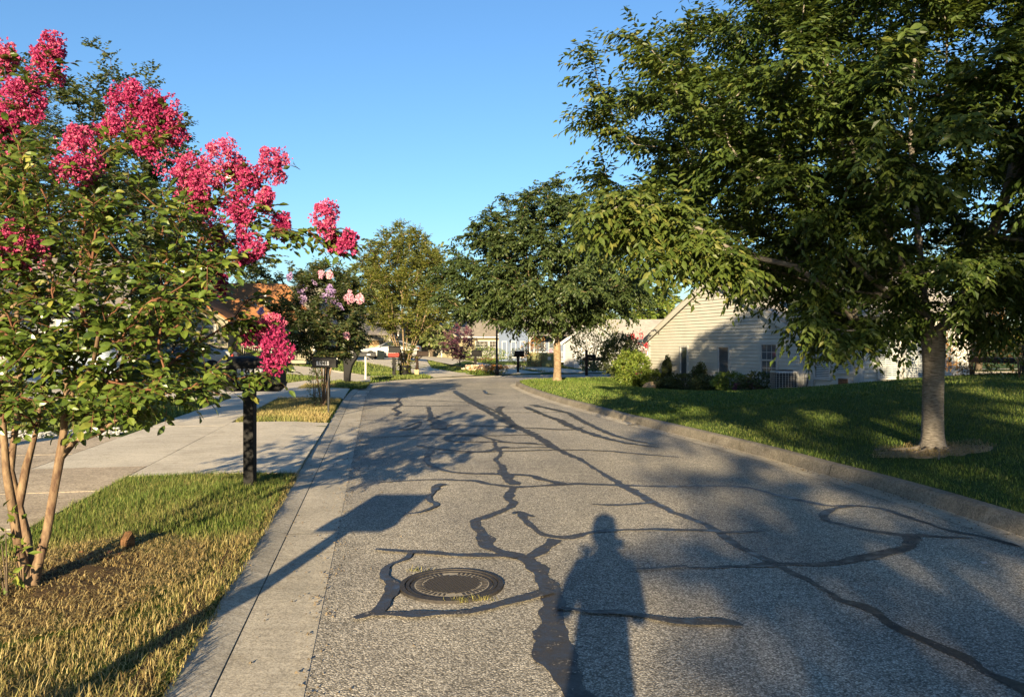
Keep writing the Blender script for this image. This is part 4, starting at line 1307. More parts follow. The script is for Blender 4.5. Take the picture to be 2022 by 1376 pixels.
# ---------------- yellowing multi-stem tree by the white car
tb = np.array((*gp(800, 740, .15), 0.0)); tb[2] = h_l(tb[0], tb[1])
tst = []
for k in range(8):
    a_ = k * 2 * math.pi / 8
    tst.append([tb + (.08 * math.cos(a_), .08 * math.sin(a_), 0 if k == 0 else .12), tb + (.25 * math.cos(a_), .25 * math.sin(a_), .9), tb + (.7 * math.cos(a_), .7 * math.sin(a_), 2.0), tb + (1.1 * math.cos(a_), 1.1 * math.sin(a_), 3.4)])
tprof = [(2.2, 1.0), (2.6, 1.9), (3.1, 2.45), (4.0, 2.6), (5.2, 2.45), (6.2, 1.9), (6.9, 1.2), (7.4, .4)]
tp = crown_points(420, tb, tprof, 51, .25, lump=.16)
make_tree("multi_stem_tree", "yellow green multi stem tree growing from a black tub near the white car", "tree", tb, tst, tp, LM['yellow'], MT['bark_tan'], 52, kpath=.25, seg=.5, tip=.009, pw=.4,
    spacing=.10, tw=.42, per=9, LL=.11, LW=.06, rmax=.03, droop=.2, up=.7, side=.8, hang=.1, min_z=.8, rsplit=.03, target=48000, centre=tb + (0, 0, 2.5))
tub = MB().lathe([(.27, 0), (.29, .1), (.28, .46), (.30, .52), (.25, .52)], n=20).build("tree_tub", MT['black'], None, True)
tub.location = tuple(tb)
tag(tub, "black tub around the foot of the yellow green tree", "tub")

# ---------------- lavender crape myrtle on the second verge
vb = np.array((*kuv(17.6, .95), 0.0)); vb[0] = (638 - 1011) / F * vb[1]; vb[2] = h_l(vb[0], vb[1])
vst = []
for k, (dx, dy) in enumerate(((-.12, 0), (.02, .05), (.12, -.02), (.0, -.08))):
    vst.append([vb + (dx * .4, dy * .4, 0), vb + (dx, dy, .6), vb + (dx * 2.2, dy * 2.2, 1.2), vb + (dx * 4, dy * 4, 2.0)])
vprof = [(1.32, .7), (1.55, 1.05), (1.95, 1.18), (2.5, 1.1), (3.0, .8), (3.35, .35)]
vp = crown_points(300, vb, vprof, 61, .25, lump=.18)
lav, *_ = make_tree("crape_myrtle", "dark leaved crape myrtle with lavender flower heads behind the letterboxes", "tree", vb, vst, vp, LM['lav'], MT['bark_m'], 62, kpath=.2, seg=.25, tip=.005, pw=.42,
    spacing=.07, tw=.22, per=8, LL=.085, LW=.042, rmax=.016, droop=.1, up=.7, side=.8, hang=.1, min_z=.9, rsplit=.02, target=30000, centre=vb + (0, 0, 1.8))
for k, (px, py, r, m_) in enumerate(((572, 545, .10, 0), (595, 568, .13, 0), (598, 590, .12, 0), (652, 575, .14, 0), (655, 592, .14, 0), (648, 615, .13, 0), (638, 590, .11, 0), (668, 605, .10, 0), (690, 585, .13, 1), (710, 590, .12, 1), (634, 542, .09, 1), (650, 542, .09, 1),
                                     (685, 664, .09, 1), (516, 615, .10, 0), (622, 555, .10, 0))):
    c = at(px, py, vb[1] - .75 + .1 * (k % 3)) - vb
    panicle(lav, "flower_head", c, r, LM['lilacpink'] if m_ else LM['lavender'], 300 + k, n=260, fl=.020)

# ---------------- small purple myrtle on the far lawn
qb = np.array((*gp(908, 722, .1), 0)); qb[2] = h_l(qb[0], qb[1])
qst = [[qb, qb + (0, 0, .5), qb + (.05, 0, 1.0)]] + [[qb + (0, 0, .45), qb + (.5 * math.cos(a_), .5 * math.sin(a_), 1.2), qb + (.9 * math.cos(a_), .9 * math.sin(a_), 2.2)] for a_ in (0, 1.3, 2.6, 3.9, 5.2)]
qp = crown_points(90, qb, [(.7, .6), (1.3, 1.2), (2.1, 1.4), (2.8, 1.0), (3.2, .3)], 63, .3, lump=.2)
make_tree("crape_myrtle", "small purple leaved crape myrtle standing on the far lawn", "tree", qb, qst, qp, LM['purple'], MT['bark_d'], 64, kpath=.2, seg=.3, tip=.008, spacing=.09, tw=.3, per=7, LL=.13, LW=.07, rmax=.03, up=.7, droop=.1, hang=.05, target=4500, centre=qb + (0, 0, 1.5))

# ---------------- shade trees of the street beyond the frame and the woods behind the houses
def simple_tree(name, label, base, h, prof, mat, bark, seed, n=120, group=None, LL=.2, LW=.12, sp=.16, per=9, tw=.6, lump=.18, trunk=.16, kp=.3, frac=1.0, seg=.7, hang=.2, target=None):
    b = np.array(base, float)
    stm = [bundle_stem(b, b + (0, 0, h * .75), .12, seed)]
    z0 = prof[0][0]
    for k in range(5):
        a_ = k * 1.257 + seed
        stm.append([b + (0, 0, z0 * .8 + h * .05 * k), b + (.12 * h * math.cos(a_), .12 * h * math.sin(a_), z0 + h * .12 + h * .07 * k), b + (.2 * h * math.cos(a_), .2 * h * math.sin(a_), z0 + h * .25 + h * .09 * k)])
    pts = crown_points(n, b, [(b[2] + z, r) for z, r in prof], seed, .3, lump=lump)
    return make_tree(name, label, "tree", b, stm, pts, mat, bark, seed + 1, group=group, kpath=kp, seg=seg, tip=.012, pw=.42, spacing=sp, tw=tw, per=per, LL=LL, LW=LW, rmax=.06, droop=.25, up=.6, side=.8, hang=hang,
                     rsplit=.05, centre=b + (0, 0, h * .5), frac=frac, target=target, flare=lambda P, R: np.where((P[:, 2] < z0 * .9) & (np.hypot(P[:, 0], P[:, 1]) < .3), np.maximum(R, trunk), R))

def broad(h, r, z0=.25):
    return [(h * z0, r * .45), (h * (z0 + .12), r * .85), (h * .5, r), (h * .72, r * .9), (h * .88, r * .65), (h * .96, r * .35), (h, r * .1)]
GS = "street trees shading the road from behind the photographer"
simple_tree("street_tree", "leafy street tree out of frame shading the right half of the road", (1.7, -20, .1), 11.5, broad(11.5, 4.0), LM['zelk2'], MT['bark_z'], 401, 200, GS, .22, .14, target=22000)
simple_tree("street_tree", "leafy street tree out of frame shading the right lawn", (9.4, -12, .4), 10.5, broad(10.5, 4.4), LM['zelk2'], MT['bark_z'], 402, 200, GS, .22, .14, target=26000)
simple_tree("street_tree", "leafy tree out of frame shading the letterbox verge on the left", (-8.3, 2.0, .3), 7.4, broad(7.4, 2.3, .45), LM['zelk2'], MT['bark_z'], 403, 90, GS, .18, .11, target=14000)
simple_tree("street_tree", "unseen leafy tree added to shade the pale blue house", (-21, 8, .4), 9, broad(9, 4.0), LM['zelk2'], MT['bark_z'], 404, 90, GS, .26, .17, target=8000)  # added out of view only to keep sun off the pale blue house
GW = "trees behind the houses"
BG = [  # px, distance, height, radius, leaf, label, kind
 (60, 36, 15.5, 3.6, 'conifer', "tall dark evergreen behind the pink myrtle at the left edge"),
 (185, 40, 18.8, 5.4, 'dark', "tall leafy tree rising above the pink myrtle left of the orange roof"),
 (300, 44, 16.5, 3.8, 'dark', "tall tree with its right side showing beside the pink flower heads"),
 (455, 85, 13.2, 6.0, 'dark', "broad woodland tree behind the left end of the orange roof"),
 (545, 92, 12.8, 5.5, 'dark', "round woodland tree behind the right end of the orange roof"),
 (630, 95, 12.8, 5.5, 'pale', "grey green woodland tree above the lavender myrtle"),
 (705, 88, 13.5, 4.5, 'pale', "pale tree just left of the yellow green tree"),
 (790, 80, 15.5, 4.2, 'pale', "tall pale tree topping the yellow green tree"),
 (855, 78, 13.0, 2.6, 'pale', "thin sparse tree with bare twigs right of the yellow green tree"),
 (960, 100, 12.0, 6.0, 'dark', "dark tree behind the yellow house and the round street tree"),
 (1130, 105, 12.0, 6.5, 'bright', "green tree behind the blue house"),
 (1262, 78, 11.0, 4.2, 'bright', "sunlit bright green tree above the white house roof"),
 (1330, 84, 8.4, 4.0, 'bright', "lower bright green tree left of the beige gable peak"),
 (1480, 70, 10.0, 5.0, 'dark', "tree behind the beige gable house"),
 (1700, 60, 10.5, 5.0, 'dark', "tree behind the wing of the beige house"),
 (1930, 45, 9.5, 4.5, 'dark', "tree behind the timber deck at the right edge"),
 (-60, 30, 9.5, 3.2, 'dark', "tree beside the pale blue house at the left edge"),
]
for k, (px, d, h, r, lf, lab) in enumerate(BG):
    x = (px - 1011) / F * d
    if lf == 'conifer':
        prof = [(h * .12, r * .9), (h * .3, r), (h * .55, r * .7), (h * .8, r * .35), (h, .1)]
        simple_tree("evergreen_tree", lab, (x, d, 0), h, prof, LM['conifer'], MT['bark_d'], 420 + k, 170, GW, .32, .07, .15, 12, .8, .1, .2, .5, hang=.4, target=14000)
    else:
        fr = .45 if 'sparse' in lab else 1.0
        simple_tree("woodland_tree", lab, (x, d, -.5), h, broad(h, r, .15), LM[lf], MT['bark_d'], 420 + k, 130 if d > 60 else 190, GW, .42 if d > 60 else .24, .28 if d > 60 else .15, .22 if d > 60 else .16, 8, .8, .2, .18, target=int((9000 if d > 60 else (24000 if 100 < px < 400 else 14000)) * fr))

# ------------------------------------------------------------------ shrubs and flowers
def shrub(name, label, cat, base, rx, ry, h, mat, seed, n=900, LL=.07, LW=.04, group=None, stems=7, dense=.55, prof=None, stemmat=None):
    b = np.array(base, float)
    root = thing(name, label, cat, tuple(b), 0, group)
    r_ = np.random.default_rng(seed)
    sm = MB()
    for k in range(stems):
        a_ = r_.uniform(0, 6.28); q = r_.uniform(.2, .8)
        e = np.array((rx * q * math.cos(a_), ry * q * math.sin(a_), h * r_.uniform(.55, .95)))
        sm.tube([(e[0] * .08, e[1] * .08, -.02), e * (.4, .4, .5), e], [.007 * h + .002, .005 * h + .002, .002], 4, cap=False)
    sm.build("stems", stemmat or MT['bark_d'], root, True)
    u_ = unit(r_.normal(0, 1, (n, 3))); rad = r_.uniform(dense, 1.0, n) ** .5
    lob = 1 + .16 * np.sin(4 * np.arctan2(u_[:, 1], u_[:, 0]) + seed) + .12 * np.sin(7 * u_[:, 2] + 2 * seed + 3 * u_[:, 0])
    P = u_ * (rad * lob)[:, None] * (rx, ry, h * .5) + (0, 0, h * .5)
    if prof is not None:
        s = np.interp(P[:, 2] / h, [p[0] for p in prof], [p[1] for p in prof]); P[:, 0] *= s; P[:, 1] *= s
    P = P[P[:, 2] > .02]; u_ = unit(P - (0, 0, h * .35)); n = len(P)
    D = unit(u_ + r_.normal(0, .6, (n, 3)) + (0, 0, .15)); N = unit(u_ * .6 + (0, 0, .5) + r_.normal(0, .4, (n, 3)))
    V, T, A = leaf_geo(P, D, N, LL * r_.uniform(.6, 1.3, n), LW * r_.uniform(.6, 1.3, n), np.clip(r_.normal(.5, .22, n), 0, 1))
    mesh_obj("foliage", np_mesh("foliage", V, T, False, {"rnd": A}), mat, root)["kind"] = "stuff"
    return root

# along the beige gable wall
GA, GB = np.array((6.2, 33.5)), np.array((9.37, 24.0))
gdir = (GB - GA) / np.linalg.norm(GB - GA); gn = np.array((gdir[1], -gdir[0])); gn = gn if gn[0] < 0 else -gn
def by_wall(s, off): 
    q = GA + gdir * s + gn * off
    return (q[0], q[1], h_r(q[0], q[1]) - .02)
GSB = "foundation shrubs along the beige gable wall"
for k, (s, off, rx, h, mt, lab) in enumerate((
    (-1.0, 1.0, .85, 1.9, 'dark', "tall dark rounded shrub at the far corner of the beige house"),
    (.35, 1.1, .8, 1.55, 'bright', "bright yellow green bush by the beige house corner"),
    (1.5, .7, .45, .9, 'bright', "low yellow green bush beside the tan rock"),
    (2.35, .5, .2, 1.35, 'dark', "slender tall plant left of the first narrow window"),
    (3.0, .75, .5, .5, 'dark', "low dark shrub under the first narrow window"),
    (4.2, .75, .65, .72, 'dark', "broad green shrub between the two narrow windows"),
    (4.9, .55, .26, 1.05, 'dark', "thin upright shrub just left of the second narrow window"),
    (5.9, .8, .70, .6, 'dark', "spreading green shrub under the second narrow window"),
    (7.2, .75, .7, .75, 'bright', "leafy green shrub right of the second narrow window"),
    (8.3, .85, .45, .42, 'purple', "low reddish shrub below the small sash window"),
    (9.0, .85, .7, .68, 'dark', "wide dark hydrangea shrub beside the cooling unit"))):
    shrub("shrub", lab, "shrub", by_wall(s, off), rx, rx, h, LM[mt], 500 + k, 4200 if rx > .7 else 2200, .12 if rx > .7 else .085, .07 if rx > .7 else .05, GSB)
shrub("red_leaf_shrub", "crimson leaved shrub behind the beige house corner", "shrub", (6.35, 37.8, -.4), .75, .75, 2.7, LM['red'], 521, 1100, .12, .07)
shrub("maple_shrub", "rust coloured lace leaf maple beside the big trunk", "shrub", (12.1, 19.6, h_r(12.1, 19.6)), .85, .85, 1.75, LM['rusty'], 522, 2600, .085, .03)
shrub("maple_shrub", "upper rust coloured lace leaf maple near the right edge", "shrub", (14.6, 21.2, h_r(14.6, 21.2)), .8, .8, 2.6, LM['rusty'], 523, 1500, .09, .035)
shrub("weed_plant", "tall yellow green plant in front of the timber deck", "plant", (10.7, 15.7, h_r(10.7, 15.7)), .25, .25, .95, LM['yellow'], 524, 130, .09, .03)
shrub("shrub", "olive multi stem bush behind the orange brown trunk", "shrub", (5.1, 47, h_l(5.1, 47)), 1.8, 1.5, 3.2, LM['yellow'], 525, 2400, .15, .09, stems=12, prof=[(0, .35), (.3, .7), (1, 1)])
shrub("shrub", "dark shrub next to the wide wooden letterbox post", "shrub", (4.6, 41.7, h_l(4.6, 41.7)), .9, .5, .85, LM['dark'], 526, 900, .10, .05)
shrub("shrub", "round dark shrub left of the green utility box", "shrub", (.55, 48.5, h_l(.55, 48.5)), .75, .6, 1.35, LM['dark'], 527, 700, .12, .07)
shrub("shrub", "orange leaved shrub above the green utility box", "shrub", (1.6, 51.5, h_l(1.6, 51.5)), .9, .8, 2.0, LM['rusty'], 528, 700, .13, .08)
for k, (px, py, rx, h, mt, lab) in enumerate(((880, 711, 1.2, 1.3, 'dark', "grey green bush at the yellow house garage corner"), (935, 712, 2.6, 1.6, 'dark', "wide green hedge below the yellow house railing"), (958, 716, 2.2, 1.3, 'bright', "leafy perennial clump in front of the yellow house railing"),
                                        (742, 713, 1.0, 1.4, 'bright', "bush beside the cream house porch behind the white car"))):
    c = gp(px, py, .05)
    shrub("shrub", lab, "shrub", (*c, h_l(*c)), rx, rx * .7, h, LM[mt], 530 + k, 900, .16, .1)
# climber at the foot of the lavender myrtle
vb2 = kuv(16.9, .95)
shrub("vine_plant", "leafy suckers around the lavender myrtle stems", "plant", ((622 - 1011) / F * 17.2, 17.2, h_l(*vb2)), .17, .17, 1.05, LM['dark'], 540, 420, .05, .03, stems=5)
# young shoots at the left edge
shrub("weed_plant", "bright green leafy shoots at the foot of the pink myrtle", "plant", (*gp(14, 1180, .1), h_l(-2.95, 4.2)), .10, .10, .5, LM['bright'], 541, 70, .06, .03, stems=4)
# flower bed at the bend
GF = "bedding flowers round the letterbox post at the bend"
fb = MB(); cx, cy = gp(960, 737, .1)
mulch2 = soil_disc("mulch_bed", cx, cy + .1, 1.3, .55, .45, H_left, MT['soil'], 9, .03)
for k, (px, py, m_, lab) in enumerate(((928, 737, 0, "white flowers at the left end of the kerbside flower bed"), (938, 739, 0, "white flowers beside the kerbside letterbox post"), (950, 738, 1, "orange flowers right of the kerbside letterbox post"), (958, 740, 0, "low white flowers in the front of the flower bed"),
                                       (966, 738, 1, "orange flowers in the middle of the flower bed"), (974, 740, 1, "mixed orange and white flowers in the bed near the lamp post"), (981, 738, 1, "orange flowers at the foot of the lamp post"), (991, 739, 1, "flowers at the right end of the kerbside bed"))):
    y_ = 38.15 + .25 * (k % 3) + .05 * k; c = ((px - 1011) / F * y_, y_); b = (*c, h_l(*c) + .02)
    root = shrub("bedding_plant", lab, "flowers", b, .32, .28, .38, LM['bright'], 550 + k, 160, .08, .05, GF, stems=4)
    r_ = np.random.default_rng(560 + k)
    n = 70
    P = np.column_stack([r_.normal(0, .18, n), r_.normal(0, .15, n), r_.uniform(.2, .44, n)])
    Vs, Ts, As = [], [], []
    col = np.clip(r_.normal(.58 if m_ == 0 else .2, .12 if m_ == 0 else .25, n), 0, 1)
    for j in range(4):
        V, T, A = leaf_geo(P, unit(r_.normal(0, 1, (n, 3)) + (0, -.3, .6)), unit(r_.normal(0, 1, (n, 3))), np.full(n, .06), np.full(n, .06), col)
        Ts.append(T + sum(map(len, Vs))); Vs.append(V); As.append(A)
    mesh_obj("blossom", np_mesh("blossom", np.vstack(Vs), np.vstack(Ts), False, {"rnd": np.concatenate(As)}), LM['mixflower'], root)["kind"] = "stuff"

# rocks, root stump, bark chips
def rock(name, label, loc, s, mat, seed, cat="rock"):
    r_ = np.random.default_rng(seed)
    m = MB(); prof = []
    import bmesh
    bm = bmesh.new(); bmesh.ops.create_icosphere(bm, subdivisions=2, radius=1)
    for v in bm.verts:
        k = 1 + .22 * math.sin(3 * v.co.x + seed) * math.cos(2.7 * v.co.y - seed) + r_.normal(0, .05)
        v.co = Vector((v.co.x * s[0] * k, v.co.y * s[1] * k, max(v.co.z * k, -.5) * s[2]))
    me = bpy.data.meshes.new(name); bm.to_mesh(me); bm.free()
    o = mesh_obj(name, me, mat); o.location = loc
    return tag(o, label, cat)
q = by_wall(2.2, 1.25)
rock("rock", "tan rock at the edge of the foundation bed", (q[0], q[1], q[2] + .12), (.28, .2, .22), M("tan_stone", (.5, .36, .22), (.34, .24, .15), .9, 6, .4), 3)
c = gp(252, 1082, .1); rock("tree_stump", "small brown cut stump in the verge mulch", (*c, h_l(*c) + .05), (.052, .045, .075), M("stump_wood", (.17, .09, .045), (.07, .04, .02), .95, 25, .8), 5, "stump")
for k, (px, py) in enumerate(((160, 1095), (178, 1100), (195, 1092), (215, 1096), (238, 1098), (175, 1110), (205, 1107))):
    c = gp(px, py, .1)
    ch = MB().box((0, 0, 0), (rng.uniform(.02, .06), rng.uniform(.012, .028), .006), rng.uniform(0, 3)).build("bark_chip", M("red_bark_chip", (.16, .06, .035), (.09, .035, .022), .85, 20, .4) if k == 0 else bpy.data.materials["red_bark_chip"])
    ch.location = (*c, h_l(*c) + .03); ch.rotation_euler = (rng.normal(0, .15), rng.normal(0, .15), 0)
    tag(ch, ["reddish bark chip farthest left of the cut stump", "reddish bark chip second from the left near the stump", "reddish bark chip midway between myrtle stem and stump", "reddish bark chip fourth from the left near the stump", "reddish bark chip lying right against the cut stump", "reddish bark chip nearest the camera on the left", "reddish bark chip nearest the camera in the middle"][k], "bark chip", "reddish bark chips in the mulch")
# ------------------------------------------------------------------ houses
class Face:
    """a wall plane: origin o, horizontal direction u, outward normal n"""
    def __init__(self, o, u, n):
        self.o, self.u, self.n = Vector(o), Vector(u).normalized(), Vector(n).normalized()
    def p(self, s, z, out=0.0):
        return self.o + self.u * s + self.n * out + Vector((0, 0, z))
    def box(self, mb, s0, s1, z0, z1, d0, d1):
        q = [self.p(s, z, d) for d in (d0, d1) for (s, z) in ((s0, z0), (s1, z0), (s1, z1), (s0, z1))]
        flip = self.u.cross(Vector((0, 0, 1))).dot(self.n) < 0
        fs = [(3, 2, 1, 0), (4, 5, 6, 7), (0, 1, 5, 4), (1, 2, 6, 5), (2, 3, 7, 6), (3, 0, 4, 7)]
        mb.add(q, [f[::-1] for f in fs] if flip else fs)
        return mb

def window(face, root, s, z, w, h, glass, trim, blinds=False, cols=3, rows=2, single=False, d=0.05):
    """sash window centred at s, sill at z: frame > panes, muntins, blind slats"""
    fr = MB(); t = 0.075
    for (a, b, c, e) in ((s - w / 2 - t, s + w / 2 + t, z + h, z + h + t), (s - w / 2 - t, s + w / 2 + t, z - t, z), (s - w / 2 - t, s - w / 2, z, z + h), (s + w / 2, s + w / 2 + t, z, z + h)):
        face.box(fr, a, b, c, e, -.02, d + .03)
    fo = fr.build("window", trim, root)
    mid = z + h * .5
    panes = [(z, z + h)] if single else [(z, mid - .02), (mid + .02, z + h)]
    if not single:
        face.box(MB(), s - w / 2, s + w / 2, mid - .025, mid + .025, -.01, d + .012).build("meeting_rail", trim, fo)
    for k, (a, b) in enumerate(panes):
        face.box(MB(), s - w / 2, s + w / 2, a, b, -.015, d - .012 + .004 * k).build("pane", glass, fo)
        if cols > 1:
            mu = MB()
            for i in range(1, cols):
                x = s - w / 2 + w * i / cols
                face.box(mu, x - .009, x + .009, a + .001, b - .001, d - .009, d - .002)
            face.box(mu, s - w / 2 + .001, s + w / 2 - .001, (a + b) / 2 - .009, (a + b) / 2 + .009, d - .010, d - .003)
            mu.build("muntins", trim, fo)["kind"] = "stuff"
        if blinds:
            nb = int((b - a) / .055)
            bl = MB()
            for i in range(nb):
                face.box(bl, s - w / 2 + .03, s + w / 2 - .03, a + .012 + i * .055, a + .012 + i * .055 + .034, d - .011, d - .0065 + .004 * k)
            bl.build("blind", MT['blind'], fo)["kind"] = "stuff"
    return fo

def garage(face, root, s0, w, h, mat, trim, cols=4, rows=4):
    gd = MB()
    face.box(gd, s0, s0 + w, 0.02, h, -.02, .02)
    go = gd.build("garage_door", mat, root)
    pm = (w / cols)
    for i in range(cols):
        for j in range(rows):
            face.box(MB(), s0 + i * pm + .07, s0 + (i + 1) * pm - .07, .02 + j * h / rows + .06, .02 + (j + 1) * h / rows - .06, .01, .035).build("panel", mat, go)
    tr = MB()
    face.box(tr, s0 - .14, s0, 0, h + .14, -.02, .045); face.box(tr, s0 + w, s0 + w + .14, 0, h + .14, -.02, .045); face.box(tr, s0, s0 + w, h + .002, h + .14, -.02, .045)
    tr.build("garage_trim", trim, root)
    return go

def house(name, label, loc, rotz, w, dep, eave, rise, axis, wallm, roofm, trim, z0=-.4, over=.35, hip=0.0):
    """box house; local front face at y = 0 looking to -y; axis 'x': ridge along x, 'y': gable to the front"""
    root = thing(name, label, "house", loc, rotz)
    wb = MB()
    if axis == 'x':
        wb.prism([(0, z0), (dep, z0), (dep, eave), (dep / 2, eave + rise - .05), (0, eave)], 0, 0, w)
    else:
        wb.prism([(0, z0), (w, z0), (w, eave), (w / 2, eave + rise - .05), (0, eave)], 1, 0, dep)
    wb.build("wall", wallm, root)
    t = .13
    if axis == 'x':
        k = rise / (dep / 2)
        for sgn, y0 in ((1, -over), (-1, dep + over)):
            ze = eave - k * over + .1
            rf = MB().slab([(-over + hip * 0, y0, ze), (w + over, y0, ze), (w + over - hip, dep / 2, eave + rise + .1), (-over + hip, dep / 2, eave + rise + .1)], t).build("roof", roofm, root)
        if hip:
            for xa, xb in ((-over, -over + hip), (w + over, w + over - hip)):
                MB().add([(xa, -over, ze), (xa, dep + over, ze), (xb, dep / 2, eave + rise + .1)], [(0, 1, 2)]).build("roof", roofm, root)
        tb_ = MB().box((w / 2, -over - .02, ze - t - .04), (w + 2 * over, .10, .12))
        tb_.build("gutter", trim, root)
    else:
        k = rise / (w / 2)
        ze = eave - k * over + .1
        for x0 in (-over, w + over):
            MB().slab([(x0, -over, ze), (x0, dep + over, ze), (w / 2, dep + over, eave + rise + .1), (w / 2, -over, eave + rise + .1)], t).build("roof", roofm, root)
            bg_ = MB().slab([(x0, -over - .03, ze - .02), (x0, -over + .02, ze - .02), (w / 2, -over + .02, eave + rise + .08), (w / 2, -over - .03, eave + rise + .08)], .2)
            bg_.build("barge_board", trim, root)
    cb = MB()
    for x in (-.03, w - .07):
        cb.box((x + .05, -.012, (eave + z0) / 2), (.12, .05, eave - z0 - .05))
    cb.build("corner_board", trim, root)["kind"] = "stuff"
    return root, Face((0, 0, 0), (1, 0, 0), (0, -1, 0))

def porch(root, x0, x1, y0, eave, trim, roofm, dep=1.8, n_posts=3, bal=.14, frieze=True, roof=True):
    if roof:
        MB().slab([(x0 - .2, y0 - dep - .25, eave - .05), (x1 + .2, y0 - dep - .25, eave - .05), (x1 + .2, y0, eave + .45), (x0 - .2, y0, eave + .45)], .1).build("porch_roof", roofm, root)
    MB().box(((x0 + x1) / 2, y0 - dep / 2, .08), (x1 - x0, dep, .2)).build("porch_floor", trim, root)
    for k in range(n_posts):
        x = x0 + .06 + (x1 - x0 - .12) * k / (n_posts - 1)
        MB().box((x, y0 - dep + .06, .18 + (eave - .3) / 2), (.12, .12, eave - .3)).build("porch_post", trim, root)
        for sg in (-1, 1):                    # curved brackets
            if 0 < k + sg < n_posts or n_posts > 2:
                MB().tube([(x, y0 - dep + .06, eave - .75), (x + sg * .12, y0 - dep + .06, eave - .42), (x + sg * .42, y0 - dep + .06, eave - .18)], .03, 5).build("bracket", trim, root)
    rb = MB(); rb.box(((x0 + x1) / 2, y0 - dep + .06, .28), (x1 - x0, .05, .06)); rb.box(((x0 + x1) / 2, y0 - dep + .06, 1.02), (x1 - x0, .06, .07))
    rb.build("rail", trim, root)["kind"] = "stuff"
    bb = MB()
    for x in np.arange(x0 + .1, x1 - .05, bal):
        bb.box((x, y0 - dep + .06, .65), (.045, .04, .68))
    bb.build("balusters", trim, root)["kind"] = "stuff"
    fz = MB(); fz.box(((x0 + x1) / 2, y0 - dep + .06, eave - .13), (x1 - x0, .1, .14))
    if frieze:
        fz.box(((x0 + x1) / 2, y0 - dep + .06, eave - .56), (x1 - x0, .06, .05))
        for x in np.arange(x0 + .08, x1 - .05, bal * .85):
            fz.box((x, y0 - dep + .06, eave - .37), (.05, .04, .34))
    fz.build("frieze", trim, root)["kind"] = "stuff"

MT['sid_beige'] = M("beige_siding", (0.42, 0.41, 0.375), (0.38, 0.37, 0.335), .65, 2, spec=.1)
MT['trim'] = M("white_trim", (0.38, 0.38, 0.37), (0.34, 0.34, 0.33), .5, 4)
MT['blind'] = M("white_blind", (0.40, 0.42, 0.42), (0.33, 0.35, 0.35), .6, 4)
MT['sid_cream'] = mat_siding("cream_siding", (0.21, 0.19, 0.14), .12)
MT['sid_yellow'] = mat_siding("yellow_siding", (0.22, 0.19, 0.12), .12)
MT['sid_blue'] = mat_siding("blue_siding", (0.11, 0.14, 0.205), .12)
MT['sid_white'] = mat_siding("white_siding", (0.25, 0.25, 0.25), .12)
MT['sid_pale'] = mat_siding("pale_blue_siding", (0.30, 0.34, 0.40), .12)
MT['roof_or'] = mat_shingle("orange_shingles", (0.29, 0.135, 0.056), (0.235, 0.105, 0.045))
MT['roof_gr'] = mat_shingle("grey_shingles", (0.20, 0.18, 0.16), (0.16, 0.145, 0.13))
MT['roof_pg'] = mat_shingle("pale_grey_shingles", (0.31, 0.295, 0.265), (0.26, 0.245, 0.225))

# --- near beige house: gable wall of separate lap boards, a stepped wing
bz = -.75
bh = thing("beige_house", "beige clapboard house with a broad gable and narrow windows right of the bend", "house", (GA[0], GA[1], 0))
org = Vector((GA[0], GA[1], 0))
def loc_face(a, d, n): return Face((a[0] - GA[0], a[1] - GA[1], 0), (d[0], d[1], 0), (n[0], n[1], 0))
fG = loc_face(GA, gdir, gn)
GW_ = float(np.linalg.norm(GB - GA)); EV, SLP = 1.88, .455
apex = EV + SLP * GW_ / 2
core = MB()
core.add([fG.p(0, bz, -.02), fG.p(GW_, bz, -.02), fG.p(GW_, EV, -.02), fG.p(GW_ / 2, apex, -.02), fG.p(0, EV, -.02)] + [fG.p(0, bz, -7), fG.p(GW_, bz, -7), fG.p(GW_, EV, -7), fG.p(GW_ / 2, apex, -7), fG.p(0, EV, -7)],
         [(0, 1, 2, 3, 4), (9, 8, 7, 6, 5), (0, 5, 6, 1), (1, 6, 7, 2), (4, 3, 8, 9), (3, 2, 7, 8), (0, 4, 9, 5)])
wallc = core.build("wall", MT['sid_beige'], bh)
PITCH = .128
def board(face, parent, s0a, s1a, s0b, s1b, z0, z1):
    q = [face.p(s0a, z0, -.018), face.p(s1a, z0, -.018), face.p(s1b, z1, -.018), face.p(s0b, z1, -.018), face.p(s0a, z0, .034), face.p(s1a, z0, .034), face.p(s1b, z1, .002), face.p(s0b, z1, .002)]
    fs = [(3, 2, 1, 0), (4, 5, 6, 7), (0, 1, 5, 4), (1, 2, 6, 5), (2, 3, 7, 6), (3, 0, 4, 7)]
    if face.u.cross(Vector((0, 0, 1))).dot(face.n) < 0: fs = [f[::-1] for f in fs]
    MB().add(q, fs).build("siding_board", MT['sid_beige'], parent)
z = -.52
while z < apex - .05:
    z1 = min(z + PITCH, apex - .01)
    def ext(zz):
        o_ = max(0, (zz - EV) / SLP); return o_ + .0, GW_ - o_
    a0, a1 = ext(z); b0, b1 = ext(z1)
    if a1 - a0 > .1: board(fG, bh, a0, a1, b0, b1, z, z1 - .002)
    z += PITCH
